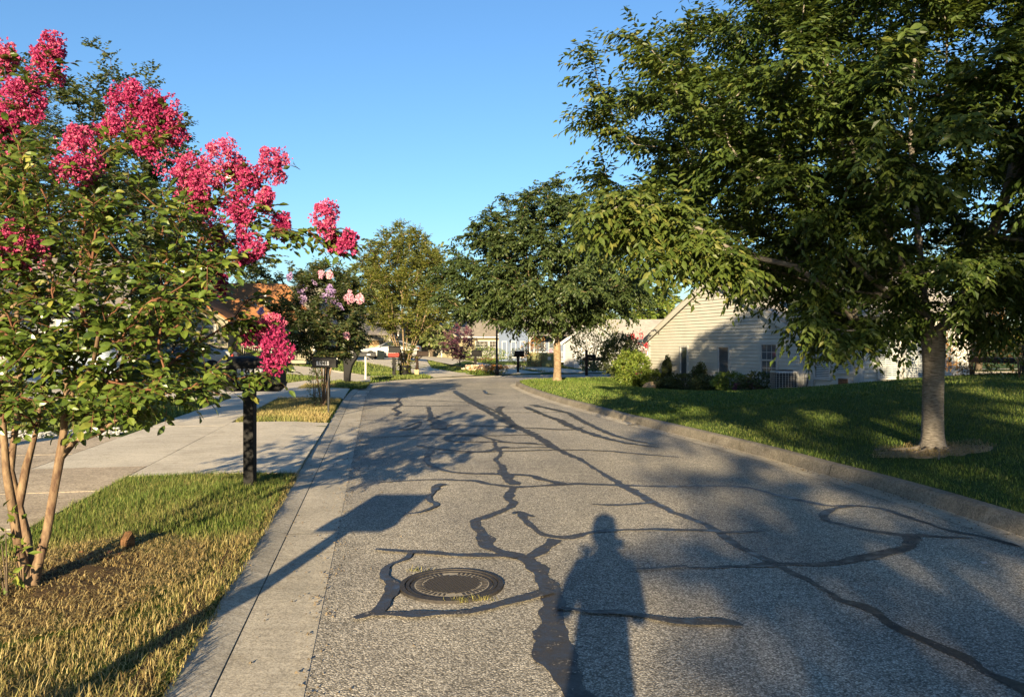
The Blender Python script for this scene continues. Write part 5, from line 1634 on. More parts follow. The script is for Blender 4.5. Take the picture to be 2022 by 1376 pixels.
# corner posts, rake boards, roof
for s in (.0, GW_):
    fG.box(MB(), s - .06, s + .06, bz, EV - .05, -.02, .045).build("corner_board", MT['trim'], bh)
for sgn, s_e in ((0, -.35), (1, GW_ + .35)):
    ze = EV - SLP * .35
    rk = [fG.p(s_e, ze, .14), fG.p(GW_ / 2, apex, .14), fG.p(GW_ / 2, apex, -7.3), fG.p(s_e, ze, -7.3)]
    MB().slab([tuple(p + Vector((0, 0, .16))) for p in rk], .12).build("roof", MT['roof_pg'], bh)
    rb = [fG.p(s_e, ze + .02, .18), fG.p(GW_ / 2, apex + .02, .18), fG.p(GW_ / 2, apex + .02, .145), fG.p(s_e, ze + .02, .145)]
    MB().slab([tuple(p + Vector((0, 0, .05))) for p in rb], .2).build("rake_board", MT['sid_beige'], bh)
# gutter and downpipe at the far corner
MB().tube([fG.p(-.38, EV - .12, .34), fG.p(-.38, EV - .12, -6)], .07, 6).build("gutter", MT['trim'], bh)
MB().tube([fG.p(-.36, EV - .15, .30), fG.p(-.30, EV - .35, .20), fG.p(-.10, EV - .55, .06), fG.p(-.10, bz, .06)], .045, 6).build("downpipe", MT['trim'], bh, True)
window(fG, bh, 2.95, .02, .46, 1.46, MT['glass2'], MT['trim'], single=True, cols=1)
window(fG, bh, 5.75, .0, .62, 1.48, MT['glass2'], MT['trim'], single=True, cols=1)
window(fG, bh, 8.4, .52, .78, 1.05, MT['glass2'], MT['trim'], cols=3)
# wing
W1a, W1b = GB, np.array((10.15, 21.65))
d1 = (W1b - W1a) / np.linalg.norm(W1b - W1a); fW1 = loc_face(W1a, d1, gn); L1 = float(np.linalg.norm(W1b - W1a))
d2 = np.array((.949, .316)); n2 = np.array((.316, -.949)); fW2 = loc_face(W1b, d2, n2); L2 = 4.1
EV2 = 2.62
wc = MB()
for fc, L_ in ((fW1, L1), (fW2, L2)):
    fc.box(wc, .0 if fc is fW1 else .12, L_, -.5, EV2, -3.6 if fc is fW1 else -4.4, -.02)
wc.build("wing_wall", MT['sid_beige'], bh)
for fc, L_, zz0 in ((fW1, L1, -.25), (fW2, L2, .1)):
    z = zz0
    while z < EV2 - .03:
        board(fc, bh, .07, L_ - .07, .07, L_ - .07, z, z + PITCH - .002); z += PITCH
    for s in (0.0, L_):
        fc.box(MB(), s - .065, s + .065, -.4, EV2 - .02, -.02, .046 + .004 * (fc is fW2)).build("corner_board", MT['trim'], bh)
MB().slab([tuple(fW1.p(.1, EV2 - .18, .45)), tuple(fW1.p(L1 + .45, EV2 - .18, .45)), tuple(fW1.p(L1 + .45, EV2 + 1.5, -2.9)), tuple(fW1.p(.1, EV2 + 1.5, -2.9))], .14).build("roof", MT['roof_pg'], bh)
MB().slab([tuple(fW2.p(-.3, EV2 - .12, .42)), tuple(fW2.p(L2 + .4, EV2 - .12, .42)), tuple(fW2.p(L2 + .4, EV2 + 1.2, -2.4)), tuple(fW2.p(-.3, EV2 + 1.2, -2.4))], .14).build("roof", MT['roof_pg'], bh)
window(fW1, bh, .95, .55, .62, 1.32, MT['glass2'], MT['trim'], blinds=True, cols=1)
window(fW1, bh, 1.88, .78, .60, 1.18, MT['glass2'], MT['trim'], blinds=True, cols=1)
window(fW2, bh, .98, .62, .72, 1.32, MT['glass2'], MT['trim'], blinds=True, cols=3)
window(fW2, bh, 1.95, .66, .72, 1.32, MT['glass2'], MT['trim'], blinds=True, cols=3)
window(fW2, bh, 3.0, .70, .72, 1.32, MT['glass2'], MT['trim'], blinds=True, cols=3)
# meter, conduit and the through-wall unit
MB().box(tuple(fW1.p(.33, 1.28, .06)), (.16, .22, .3), math.atan2(d1[1], d1[0])).build("meter_box", MT['metal'], bh)
MB().tube([fW1.p(.33, 1.13, .05), fW1.p(.34, .6, .045), fW1.p(.25, .2, .06), fW1.p(.15, -.05, .1)], .014, 5).build("conduit", MT['darkmetal'], bh, True)
MB().tube([fW1.p(.58, 2.5, .045), fW1.p(.58, -.1, .045)], .03, 6).build("downpipe", MT['trim'], bh, True)
wa = Face(fW1.o, fW1.u, fW1.n)
un = thing("wall_air_unit", "small brown air conditioner unit set in the beige wing wall", "air conditioner", tuple(org + fW1.p(1.95, .24, 0)), math.atan2(d1[1], d1[0]))
MB().box((0, -.06, .17), (.46, .2, .38)).build("casing", MT['trim'], un)
MB().box((0, -.165, .17), (.38, .02, .30)).build("grille", MT['rust'], un)
for k in range(6): MB().box((0, -.18, .05 + k * .048), (.36, .012, .012)).build("slat", MT['darkwood'], un)

# condenser unit
q = by_wall(10.05, .75)
ac = thing("cooling_unit", "round cornered grey outdoor cooling unit beside the beige house", "cooling unit", (q[0], q[1], q[2]))
n_ = 28
def rsq(r, k): 
    a = 2 * math.pi * k / n_; c_, s_ = math.cos(a), math.sin(a); e = 4
    rr = r / (abs(c_) ** e + abs(s_) ** e) ** (1 / e); return rr * c_, rr * s_
m = MB(); ring = [[(*rsq(.35, k), .02), (*rsq(.35, k), .66)] for k in range(n_)]
for k in range(n_): m.add([ring[k][0], ring[(k + 1) % n_][0], ring[(k + 1) % n_][1], ring[k][1]], [(0, 1, 2, 3)])
m.build("coil", MT['darkmetal'], ac)
m = MB(); m.add([(*rsq(.39, k), .66) for k in range(n_)] + [(*rsq(.38, k), .71) for k in range(n_)], [tuple(range(n_))[::-1], tuple(range(n_, 2 * n_))] + [(k, (k + 1) % n_, n_ + (k + 1) % n_, n_ + k) for k in range(n_)]).build("lid", MT['metal'], ac)
MB().lathe([(.27, .712), (.27, .735), (.05, .745)], n=24).build("fan_guard", MT['darkmetal'], ac)
g_ = MB()
for k in range(n_):
    x, y = rsq(.375, k); g_.box((x, y, .34), (.012, .012, .64))
for zz in np.linspace(.08, .62, 9):
    g_.tube([(*rsq(.375, k), zz) for k in range(n_ + 1)], .006, 4, cap=False)
g_.build("grille", MT['metal'], ac)["kind"] = "stuff"
MB().box((0, 0, 0), (.85, .85, .06)).build("pad", MT['slab'], ac)

# timber deck at the right edge
dk = thing("timber_deck", "dark timber deck with white railing at the right edge", "deck", (13.0, 17.6, h_r(13.0, 17.6)))
MB().box((0, 0, .28), (3.2, 2.0, .12)).build("deck_floor", MT['darkwood'], dk)
for x in (-1.5, -.5, .5, 1.5): MB().box((x, -.95, .5), (.12, .12, 1.5)).build("post", MT['darkwood'], dk)
for z_ in (.12, .45, 1.25): MB().box((0, -1.02, z_), (3.2, .06, .13)).build("board", MT['darkwood'], dk)
for k in range(17): MB().box((-1.45 + k * .18, -.93, .87), (.05, .04, .7)).build("baluster", MT['trim'], dk)

# --- far houses
h1, f1 = house("orange_roof_house", "cream house with orange shingle roof behind the pink myrtle", (-24.0, 46.5, .5), math.radians(6), 11.4, 9, 2.6, 2.7, 'x', MT['sid_cream'], MT['roof_or'], MT['trim'], hip=3.0)
MB().tube([(8.0, 1.6, 3.3), (8.0, 1.6, 4.4)], .10, 8).build("vent_pipe", MT['metal'], h1)
# projecting garage with its own gable
gx0, gw, gy = 2.6, 4.3, -3.2
gb_ = MB().prism([(gx0, -.4), (gx0 + gw, -.4), (gx0 + gw, 2.55), (gx0 + gw / 2, 4.0), (gx0, 2.55)], 1, gy, .5).build("garage_wall", MT['sid_cream'], h1)
for x0 in (gx0 - .3, gx0 + gw + .3):
    MB().slab([(x0, gy - .3, 2.5), (x0, 3.0, 2.5), (gx0 + gw / 2, 3.0, 4.12), (gx0 + gw / 2, gy - .3, 4.12)], .1).build("garage_roof", MT['roof_or'], h1)
fgar = Face((0, gy - .005, 0), (1, 0, 0), (0, -1, 0))
garage(fgar, h1, gx0 + .8, 2.7, 2.15, MT['cream'], MT['trim'], 4, 4)
porch(h1, gx0 + gw + .2, 11.2, 0, 2.55, MT['cream'], MT['roof_or'], 1.9, 4, .13)
window(f1, h1, 8.2, .7, 1.0, 1.4, MT['glass'], MT['trim'])
window(f1, h1, 10.1, .7, 1.0, 1.4, MT['glass'], MT['trim'])

h0, f0 = house("pale_blue_house", "pale blue shaded house glimpsed through the pink myrtle leaves", (-26, 21.5, .45), math.radians(28), 13, 8, 2.5, 2.1, 'x', MT['sid_pale'], MT['roof_gr'], MT['trim'])
garage(f0, h0, 8.4, 2.6, 2.1, MT['white'], MT['trim'])
window(f0, h0, 2.6, .7, 1.0, 1.3, MT['glass'], MT['trim']); window(f0, h0, 5.6, .7, 1.0, 1.3, MT['glass'], MT['trim'])

h2, f2 = house("cream_house", "cream house with a porch behind the white car", (-20.2, 68.5, .1), 0, 9.5, 8, 2.7, 1.9, 'x', MT['sid_cream'], MT['roof_gr'], MT['trim'])
garage(f2, h2, .5, 2.6, 2.15, MT['white'], MT['trim'])
porch(h2, 4.2, 9.3, 0, 2.6, MT['cream'], MT['roof_gr'], 1.7, 3, .15)
window(f2, h2, 5.2, .7, 1.0, 1.4, MT['glass'], MT['trim'])
dr_ = MB(); f2.box(dr_, 7.0, 7.95, .15, 2.2, -.02, .04); dr_ = dr_.build("door", M("tan_door", (.5, .33, .16), None, .5, 4), h2); f2.box(MB(), 7.82, 7.88, 1.05, 1.15, .04, .08).build("handle", MT['metal'], dr_)

h3, f3 = house("yellow_house", "yellow house with a front gable garage and grey roof beyond the purple myrtle", (-11.4, 80, .05), math.radians(-4), 5.2, 9, 2.75, 1.75, 'y', MT['sid_yellow'], MT['roof_gr'], MT['cream'])
garage(f3, h3, 1.3, 2.5, 2.15, MT['cream'], MT['trim'])
ww = MB().prism([(2.0, -.4), (8.5, -.4), (8.5, 2.65), (5.25, 4.4), (2.0, 2.65)], 0, 5.21, 11.2).build("wing_wall", MT['sid_yellow'], h3)
for y0 in (1.6, 8.9): MB().slab([(4.6, y0, 2.55), (11.5, y0, 2.55), (11.5, 5.25, 4.5), (4.6, 5.25, 4.5)], .12).build("wing_roof", MT['roof_gr'], h3)
MB().box((8.3, 1.55, 2.5), (6.2, .1, .13)).build("gutter", MT['trim'], h3)
f3b = Face((0, 1.995, 0), (1, 0, 0), (0, -1, 0))
window(f3b, h3, 8.0, .75, 1.3, 1.3, MT['glass'], MT['trim']); window(f3b, h3, 9.3, .75, .9, 1.3, MT['glass'], MT['trim'])
rl = MB(); rl.box((8.8, .7, .95), (4.2, .06, .07)); rl.box((8.8, .7, .3), (4.2, .06, .06))
for x in np.arange(6.8, 10.9, .16): rl.box((x, .7, .62), (.05, .04, .62))
rl.build("railing", MT['trim'], h3)["kind"] = "stuff"
MB().box((8.8, 1.3, .1), (4.3, 1.4, .35)).build("porch_floor", MT['rust'], h3)

h4, f4 = house("blue_house", "light blue house with a white railed porch behind the round street tree", (-1.3, 76, 0), 0, 10.5, 9, 2.95, 1.8, 'x', MT['sid_blue'], MT['roof_gr'], MT['trim'])
MB().prism([(0.0, -.4), (2.9, -.4), (2.9, 2.9), (1.45, 4.1), (0.0, 2.9)], 1, -2.4, .3).build("front_wall", MT['sid_blue'], h4)
f4b = Face((0, -2.405, 0), (1, 0, 0), (0, -1, 0))
for x in (.55, 1.45, 2.35): window(f4b, h4, x, .5, .36, 1.5, MT['sid_blue'], MT['white'], single=True, cols=1)
porch(h4, 3.0, 10.3, 0, 2.75, MT['white'], MT['roof_gr'], 2.2, 4, .15, frieze=False)
for x in (4.1, 5.6, 8.6): window(f4, h4, x, .55, 1.0, 1.6, MT['glass2'], MT['white'], cols=1)

h5, f5 = house("white_house", "white gabled house with pale grey roof left of the beige house", (4.1, 58.5, -.62), math.radians(-6), 4.4, 9, 2.6, 1.6, 'y', MT['sid_white'], MT['roof_pg'], MT['white'])
garage(f5, h5, .9, 2.6, 2.1, MT['white'], MT['white'])
MB().prism([(2.0, -.4), (8.6, -.4), (8.6, 2.5), (5.3, 4.2), (2.0, 2.5)], 0, 4.41, 13).build("wing_wall", MT['sid_white'], h5)
for y0 in (1.6, 9.0): MB().slab([(3.2, y0, 2.4), (13.4, y0, 2.4), (13.4, 5.3, 4.45), (3.2, 5.3, 4.45)], .12).build("wing_roof", MT['roof_pg'], h5)
MB().tube([(8.2, 3.6, 3.4), (8.2, 3.6, 4.05)], .09, 8).build("vent_pipe", MT['metal'], h5)
MB().box((11.0, 4.2, 4.0), (.3, .3, .25)).build("roof_vent", MT['darkmetal'], h5)
porch(h5, 4.5, 7.0, 2.0, 2.45, MT['white'], MT['roof_pg'], 1.5, 2, .13)
f5b = Face((0, 1.995, 0), (1, 0, 0), (0, -1, 0))
window(f5b, h5, 5.6, .6, 1.0, 1.4, MT['glass2'], MT['white'])

# ------------------------------------------------------------------ letterboxes
def text(root, s, loc, rot, size, mat, name="house_number"):
    cu = bpy.data.curves.new(name, 'FONT')
    cu.body = s; cu.size = size; cu.align_x = 'CENTER'; cu.align_y = 'CENTER'; cu.extrude = .001; cu.offset = .004 * size / .1
    o = bpy.data.objects.new(name, cu); COL.objects.link(o); o.parent = root
    o.location = loc; o.rotation_euler = rot
    me = bpy.data.meshes.new_from_object(o)
    bpy.data.objects.remove(o)
    o = mesh_obj(name, me, mat, root); o.location = loc; o.rotation_euler = rot
    return o

def arch_box(L, w, h, n=9):
    """letterbox shell: arched section in y-z, long axis x"""
    prof = [(-w / 2, 0), (w / 2, 0)] + [(w / 2 * math.cos(t), h - w * .34 + w * .34 * math.sin(t)) for t in np.linspace(0, math.pi, n)]
    return MB().prism(prof, 0, -L / 2, L / 2)

def letterbox(label, loc, rotz, number=None, L=.5, w=.2, h=.235, zb=1.06, post=.095, support=True, thin=False, flag=False):
    r = thing("letterbox", label, "letterbox", loc, rotz, "letterboxes along the kerb")
    if thin: MB().tube([(.08, 0, 0), (.08, 0, zb)], .022, 8).build("post", MT['darkmetal'], r)
    else: MB().box((-.06, 0, zb / 2 - .06), (post, post, zb + .02)).build("post", MT['black'], r, bevel=.006)
    if support:
        MB().prism([(-.30, -.055), (.24, -.055), (.30, 0), (.30, .035), (-.30, .035)], 1, -.05, .05).build("support_arm", MT['black'], r).location = (0, -.0, zb - .035)
    b = arch_box(L, w, h).build("box", MT['black'], r, True); b.location = (0, 0, zb)
    b.data.polygons.foreach_set("use_smooth", [False] * len(b.data.polygons))
    MB().box((0, 0, -.006), (L + .05, w + .03, .022)).build("base_plate", MT['black'], b)
    d = MB().prism([(-w / 2 - .006, -.004), (w / 2 + .006, -.004)] + [((w / 2 + .006) * math.cos(t), h - w * .34 + (w * .34 + .006) * math.sin(t)) for t in np.linspace(0, math.pi, 9)], 0, L / 2, L / 2 + .014).build("door", MT['black'], b)
    MB().box((L / 2 + .022, 0, h * .82), (.02, .05, .03)).build("latch", MT['metal'], d)
    if flag: MB().box((.05, -w / 2 - .012, h * .75), (.14, .008, .035)).build("flag", MT['redpaint'], b)
    if number:
        pl_ = MB().box((-.02, -w / 2 - .003, h * .36), (.26, .004, .088)).build("number_plate", MT['white'], b)
        text(pl_, number, (-.02, -w / 2 - .0065, h * .36), (math.pi / 2, 0, 0), .105, MT['ink'])
    return r
MT['redpaint'] = M("red_paint", (.24, .02, .012), (.19, .016, .01), .5, 8)
def on(px, py, z=.1):
    c = gp(px, py, z); return (*c, h_l(*c))
KR = math.atan(SL) * -1
mb1 = letterbox("black letterbox on a square post with number 1943 beside the pink flowers", on(505, 957), .0, "1943", .52, .22, .265, 1.07, .105)
letterbox("black letterbox number 1941 on a thin metal pole", on(641, 817), .0, "1941", .48, .17, .20, 1.02, thin=True, support=False)
letterbox("plain black letterbox on a thick post right behind number 1941", on(652, 783), .25, None, .5, .2, .24, 1.02, .12)
letterbox("black letterbox on a post out of frame left of the photographer", (-1.86, 1.88, h_l(-1.86, 1.88)), .0, None, .52, .24, .30, 1.10, .11)
letterbox("small black letterbox on the post in the flower bed", on(941, 738), .2, None, .5, .2, .24, 1.0, .12)
letterbox("black letterbox left of the green utility box", on(1025, 735), .1, None, .5, .2, .24, .95, .12)
# moulded letterbox with a sweeping post
pm_ = thing("letterbox", "moulded black letterbox with a curved sweeping post numbered 1939", "letterbox", on(686, 757, .1), .0, "letterboxes along the kerb")
MB().prism([(-.12, 0), (.10, 0), (.12, .35), (.20, .7), (.38, .98), (.44, 1.16), (.42, 1.36), (.30, 1.42), (-.12, 1.42), (-.14, 1.3)], 1, -.13, .13).build("post", MT['blackplastic'], pm_, bevel=.03)
text(pm_, "1939", (.12, -.134, 1.2), (math.pi / 2, 0, 0), .13, MT['white'])
MB().box((.13, -.134, 1.02), (.26, .008, .03)).build("number_bar", MT['white'], pm_)
MB().box((.435, 0, 1.22), (.02, .2, .2)).build("door", MT['blackplastic'], pm_)
# grey box on a white post
gpst = thing("letterbox", "grey letterbox with a drop tube on a slim white post", "letterbox", on(722, 749, .1), 0, "letterboxes along the kerb")
MB().box((0, 0, .5), (.07, .07, 1.0)).build("post", MT['trim'], gpst)
MB().prism([(-.1, 1.0), (.1, 1.0), (.1, 1.14), (.05, 1.2), (-.05, 1.2), (-.1, 1.14)], 0, -.3, .42).build("box", MT['darkmetal'], gpst)
MB().box((.15, -.105, 1.08), (.16, .006, .06)).build("number_plate", MT['white'], gpst)
MB().tube([(.05, 0, .98), (.25, 0, .86), (.34, 0, .8), (.36, 0, .9)], .014, 5).build("hook", MT['metal'], gpst)
# red newspaper box
rp = thing("letterbox", "black letterbox over a red newspaper holder on a grey post", "letterbox", on(778, 744, .1), 0, "letterboxes along the kerb")
MB().box((0, 0, .45), (.14, .14, .9)).build("post", MT['blackplastic'], rp); MB().box((0, 0, .62), (.19, .19, .1)).build("collar", MT['blackplastic'], rp)
MB().prism([(-.22, .95), (.22, .95), (.26, 1.0), (.26, 1.12), (-.26, 1.12), (-.26, 1.0)], 1, -.16, .16).build("newspaper_holder", MT['redpaint'], rp)
arch_box(.55, .26, .3).build("box", MT['black'], rp).location = (0.03, 0, 1.14)
# scrolled wooden post letterbox
sp = thing("letterbox", "dark letterbox on a carved wooden post right of the black tub", "letterbox", on(823, 742, .1), 0, "letterboxes along the kerb")
MB().box((0, 0, .16), (.2, .16, .32)).build("foot", M("light_timber", (.42, .28, .16), None, .8, 10), sp)
MB().tube([(0, 0, .3), (.03, 0, .6), (-.04, 0, .85), (.08, 0, 1.05), (.05, 0, 1.25)], [.09, .07, .09, .08, .05], 8).build("post", MT['darkwood'], sp, True)
arch_box(.5, .2, .22).build("box", MT['darkwood'], sp).location = (.32, 0, .98)
MB().tube([(.05, 0, .8), (.25, 0, .95)], .03, 6).build("brace", MT['darkwood'], sp)
# wide timber post with yellow end
wp = thing("letterbox", "letterbox on a wide dark timber crossbeam with a yellow tip", "letterbox", on(1158, 741, .0), 0, "letterboxes along the kerb")
MB().box((0, 0, .6), (.14, .14, 1.35)).build("post", MT['darkwood'], wp)
MB().box((.42, 0, .78), (1.2, .12, .15)).build("crossbeam", MT['darkwood'], wp)
MB().box((1.08, 0, .78), (.12, .124, .14)).build("beam_tip", M("yellow_paint", (.7, .6, .08), None, .5, 8), wp)
arch_box(.42, .18, .16).build("box", MT['black'], wp).location = (.26, 0, .86)

# lamp post and green utility box
lp = thing("lamp_post", "tall slim dark lamp post at the bend", "lamp post", on(981, 739, .1))
MB().tube([(0, 0, 0), (0, 0, .3), (0, 0, .32), (0, 0, 4.6)], [.11, .10, .06, .045], 10).build("pole", MT['darkmetal'], lp, True)
MB().lathe([(.06, 4.6), (.16, 4.7), (.19, 5.0), (.2, 5.02), (.06, 5.2), (.02, 5.26)], n=8).build("lantern", MT['darkmetal'], lp)
ub = thing("utility_box", "olive green metal utility box with a pale sticker on the lawn", "utility box", on(1067, 726, .05), .1)
MB().prism([(-.5, 0), (.5, 0), (.5, .8), (.38, 1.0), (-.5, 1.0)], 0, -.9, .9).build("cabinet", M("olive_paint", (.16, .17, .08), (.12, .13, .06), .55, 3), ub)
MB().box((0, -.505, .45), (.02, .01, .8)).build("door_seam", MT['darkmetal'], ub)
MB().box((.55, -.51, .62), (.22, .012, .22)).build("sticker", MT['white'], ub)
yl = thing("valve_box", "small yellow green cabinet right of the utility box", "cabinet", on(1088, 725, .05))
MB().box((0, 0, .35), (.55, .5, .7)).build("cabinet", M("lime_paint", (.42, .42, .08), None, .6, 4), yl, bevel=.04)
MB().box((0, 0, .72), (.6, .55, .06)).build("lid", bpy.data.materials["lime_paint"], yl)
# porch pots
for k, (px, z_, mt_, lab) in enumerate(((1086, .2, 'lilacpink', "pot of pink flowers on the blue house porch"), (1122, .2, 'lavender', "pot of pale flowers at the porch corner"))):
    x = (px - 1011) / F * 74.5
    r = thing("flower_pot", lab, "flower pot", (x, 73.2, .05))
    MB().lathe([(.2, 0), (.3, .4), (.32, .45), (.28, .45)], n=12).build("pot", MT['rust'], r, True)
    panicle(r, "flowers", (0, 0, .75), .42, LM[mt_], 610 + k, 160, .05)
pk = thing("pumpkin_planter", "orange planter on the white house porch", "planter", (8.7, 58.4, -.5))
MB().lathe([(.12, 0), (.25, .12), (.27, .28), (.2, .42), (.08, .46)], n=14).build("planter", M("orange_clay", (.6, .22, .05), None, .7, 6), pk, True)

# ------------------------------------------------------------------ cars
MT['carwhite'] = M("white_car_paint", (.25, .25, .25), (.24, .24, .24), .3, 1, spec=.3)
MT['carsilver'] = M("silver_car_paint", (.42, .44, .47), (.40, .42, .45), .28, 1, metal=.4)
MT['carglass'] = mat_glass("car_glass", (.015, .02, .022))
MT['tyre'] = M("tyre_rubber", (.02, .02, .02), None, .8, 20)
MT['rim'] = M("alloy_rim", (.32, .32, .33), (.2, .2, .21), .3, 10, metal=.8)
MT['headlamp'] = M("headlamp_plastic", (.5, .5, .52), None, .1, 6)
def make_car(label, loc, rotz, paint):
    """sedan, nose towards -x, 4.6 m long"""
    r = thing("parked_car", label, "car", loc, rotz, "cars parked on the driveways")
    xs = np.array([-2.30, -2.22, -2.0, -1.55, -1.0, -.75, -.2, .35, .9, 1.35, 1.75, 2.1, 2.26, 2.32])
    belt = np.array([.62, .72, .80, .88, .94, .96, .99, 1.01, 1.03, 1.05, 1.06, 1.04, .98, .80])
    roof = np.array([.62, .72, .80, .88, .95, 1.08, 1.36, 1.44, 1.42, 1.30, 1.12, 1.045, .98, .80])
    half = np.array([.55, .72, .82, .88, .90, .90, .90, .90, .90, .90, .88, .84, .76, .62])
    rhalf = np.array([.50, .68, .78, .84, .84, .74, .62, .60, .60, .64, .74, .78, .72, .58])
    bot = np.array([.30, .22, .19, .18, .18, .18, .18, .18, .18, .18, .19, .24, .32, .40])
    secs = []
    for x, bz_, rz_, hw, rw, b0 in zip(xs, belt, roof, half, rhalf, bot):
        pts = [(hw * .86, b0), (hw * .98, b0 + .14), (hw, (b0 + bz_) * .5 + .05), (hw * .97, bz_), (rw + (hw * .97 - rw) * .12, rz_ - .05 * (rz_ > bz_ + .05)), (rw * .8, rz_), (0, rz_ + .02 * (rz_ > bz_))]
        full = [(x, -y, z) for y, z in pts] + [(x, y, z) for y, z in pts[-2::-1]]
        secs.append(full)
    m = MB(); n = len(secs[0])
    for s_ in secs: m.v += [tuple(map(float, p)) for p in s_]
    for i in range(len(secs) - 1):
        for k in range(n - 1):
            m.f.append((i * n + k, i * n + k + 1, (i + 1) * n + k + 1, (i + 1) * n + k)[::-1])
        m.f.append((i * n + n - 1, i * n, (i + 1) * n, (i + 1) * n + n - 1)[::-1])
    m.f.append(tuple(range(n))); m.f.append(tuple(range((len(secs) - 1) * n, len(secs) * n))[::-1])
    body = m.build("body", paint, r, True)
    sd = body.modifiers.new("sub", 'SUBSURF'); sd.levels = sd.render_levels = 1
    for sg in (-1, 1):      # side glass, two lights per side
        for poly in ([(-.66, 1.0), (-.18, 1.32), (.30, 1.38), (.30, 1.03)], [(.36, 1.03), (.36, 1.38), (.85, 1.36), (1.45, 1.12), (1.42, 1.07)]):
            q = [(x, sg * (.905 - .30 * max(0, (z - 1.0)) / .42 * 1.0 + .012), z) for x, z in poly]
            q2 = [(x, y - sg * .05, z) for x, y, z in q]
            k = len(q); MB().add(q + q2, [tuple(range(k)) if sg < 0 else tuple(range(k))[::-1], tuple(range(k, 2 * k))] + [(i, (i + 1) % k, k + (i + 1) % k, k + i) for i in range(k)]).build("side_window", MT['carglass'], r)
        MB().box((-.72, sg * .98, 1.02), (.14, .16, .11)).build("mirror", paint, r, bevel=.03)
        MB().prism([(-2.22, .62), (-1.75, .76), (-1.72, .82), (-2.0, .80), (-2.2, .74)], 1, sg * .72 - .12, sg * .72 + .12).build("headlight", MT['headlamp'], r)
        MB().box((2.24, sg * .62, .86), (.12, .34, .13)).build("tail_light", MT['redpaint'], r, bevel=.02)
        for x in (-.05, .75): MB().box((x, sg * .915, .86), (.18, .03, .03)).build("door_handle", paint, r)
    MB().add([(-.86, -.70, .99), (-.86, .70, .99), (-.24, .58, 1.372), (-.24, -.58, 1.372)], [(0, 1, 2, 3)]).build("windscreen", MT['carglass'], r).location = (-.035, 0, .03)
    MB().add([(1.78, -.68, 1.12), (1.78, .68, 1.12), (1.0, .56, 1.425), (1.0, -.56, 1.425)], [(3, 2, 1, 0)]).build("rear_window", MT['carglass'], r).location = (.03, 0, .03)
    for x in (-1.42, 1.38):
        for sg in (-1, 1):
            w_ = MB(); prof = [(.20, -.10), (.31, -.105), (.335, -.06), (.335, .06), (.31, .105), (.20, .10)]
            w_.lathe(prof, n=24)
            t_ = w_.build("wheel", MT['tyre'], r, True); t_.location = (x, sg * .82, .335); t_.rotation_euler = (math.pi / 2, 0, 0)
            rm = MB().lathe([(.225, -.09), (.225, .09)], n=20).build("rim", MT['darkmetal'], t_)
            for k in range(5):
                a = 2 * math.pi * k / 5
                s_ = MB().box((.11, 0, 0), (.22, .055, .196)).build("spoke", MT['rim'], t_); s_.rotation_euler = (0, 0, a)
            MB().lathe([(.35, -.125), (.39, -.125), (.39, .115), (.35, .115)], n=24, cap=False).build("wheel_arch", MT['tyre'], r).location = (x, sg * .80, .345)
            r.children[-1].rotation_euler = (math.pi / 2, 0, 0)
    MB().box((-2.27, 0, .42), (.08, 1.1, .14)).build("grille", MT['darkmetal'], r)
    return r
cpos = ((772 - 1011) / F * 58.0, 58.0)
make_car("white sedan parked side on behind the yellow green tree", (*cpos, h_l(*cpos) + .04), 0, MT['carwhite'])
cpos = (-15.4, 35.0)
make_car("white car half hidden behind the pink myrtle branches", (*cpos, h_l(*cpos) + .03), .2, MT['carwhite'])
# ------------------------------------------------------------------ the photographer, just behind the camera
pr_ = thing("person", "person in a loose tunic holding a phone, standing behind the camera", "person", (-.09, -.36, 0.004))
J = [(0, 0, .98), (0, 0, 1.2), (0, .01, 1.40), (0, .02, 1.52), (0, .05, 1.66), (0, .06, 1.74),
     (-.16, .0, 1.42), (-.205, .06, 1.2), (-.14, .25, 1.33), (-.08, .33, 1.42), (.16, 0, 1.42), (.21, .05, 1.18), (.16, .24, 1.40), (.11, .30, 1.47),
     (-.10, 0, .92), (-.11, .02, .5), (-.11, 0, .09), (-.12, .16, .035), (.10, 0, .92), (.11, .02, .5), (.11, 0, .09), (.12, .16, .035)]
E = [(0, 1), (1, 2), (2, 3), (3, 4), (4, 5), (2, 6), (6, 7), (7, 8), (8, 9), (2, 10), (10, 11), (11, 12), (12, 13), (0, 14), (14, 15), (15, 16), (16, 17), (0, 18), (18, 19), (19, 20), (20, 21)]
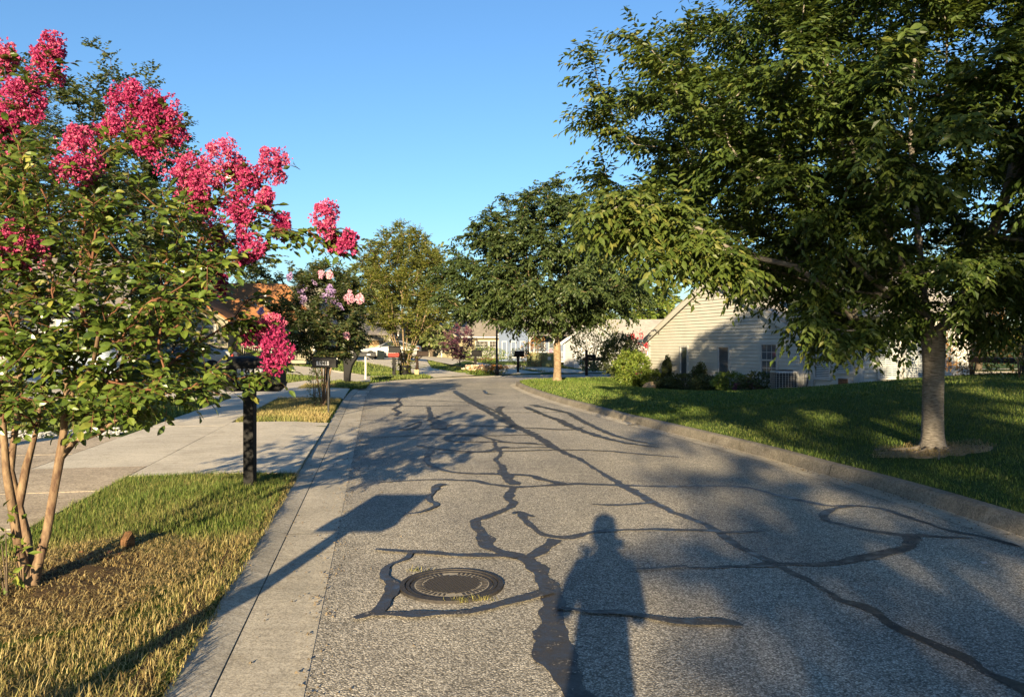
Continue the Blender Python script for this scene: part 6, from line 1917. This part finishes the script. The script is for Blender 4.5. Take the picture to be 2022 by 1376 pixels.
RD = [.13, .12, .12, .055, .095, .075, .06, .045, .036, .028, .06, .045, .036, .028, .085, .06, .042, .035, .085, .06, .042, .035]
me = bpy.data.meshes.new("body"); me.from_pydata(J, E, [])
body = mesh_obj("body", me, M("skin_and_trousers", (.32, .20, .14), (.28, .17, .12), .6, 6), pr_)
sk_ = body.modifiers.new("skin", 'SKIN')
for v, r in zip(me.skin_vertices[0].data, RD): v.radius = (r, r * .8)
me.skin_vertices[0].data[0].use_root = True
sb = body.modifiers.new("sub", 'SUBSURF'); sb.levels = sb.render_levels = 2
tn = MB()
prof = [(.165, .62), (.158, .8), (.148, 1.0), (.14, 1.2), (.15, 1.36), (.15, 1.45), (.07, 1.50)]
tn.lathe(prof, n=20, cap=False); tn.v = [(x, y * .68, z) for x, y, z in tn.v]
tn.build("tunic", M("navy_tunic", (.06, .07, .12), None, .8, 10), pr_, True)
for sg, pts in ((-1, [(-.13, 0, 1.43), (-.18, .03, 1.33), (-.205, .06, 1.2), (-.16, .17, 1.29)]), (1, [(.13, 0, 1.43), (.18, .03, 1.32), (.205, .05, 1.18), (.18, .15, 1.29)])):
    MB().tube(pts, [.08, .068, .06, .05], 10, cap=False).build("sleeve", bpy.data.materials["navy_tunic"], pr_, True)
MB().lathe([(.03, 1.52), (.10, 1.60), (.108, 1.70), (.09, 1.79), (.03, 1.83)], (0, .03, 0), 14).build("hair", M("brown_hair", (.08, .05, .03), None, .6, 30), pr_, True)
hp = []
for sx, hx in ((-1, 0), (1, 0)):
    for k in range(5):
        bx, by, bz2 = (-.08, .33, 1.42) if sx < 0 else (.11, .30, 1.47)
        a = (k - 2) * .022
        hm = MB().tube([(bx, by, bz2), (bx + a, by + .04, bz2 + .02 + (.0 if k else -.02)), (bx + a * 1.3, by + .065 + .004 * (k % 3), bz2 + .045)], [.012, .010, .008], 6)
        hm.build("finger", bpy.data.materials["skin_and_trousers"], pr_, True)
ph = MB().box((0, 0, 0), (.148, .009, .072)).build("phone", MT['blackplastic'], None, bevel=.004)
ph.location = (0.03, -.012 - .02, EYE + .0)
tag(ph, "slim dark phone held up at the camera position", "phone")
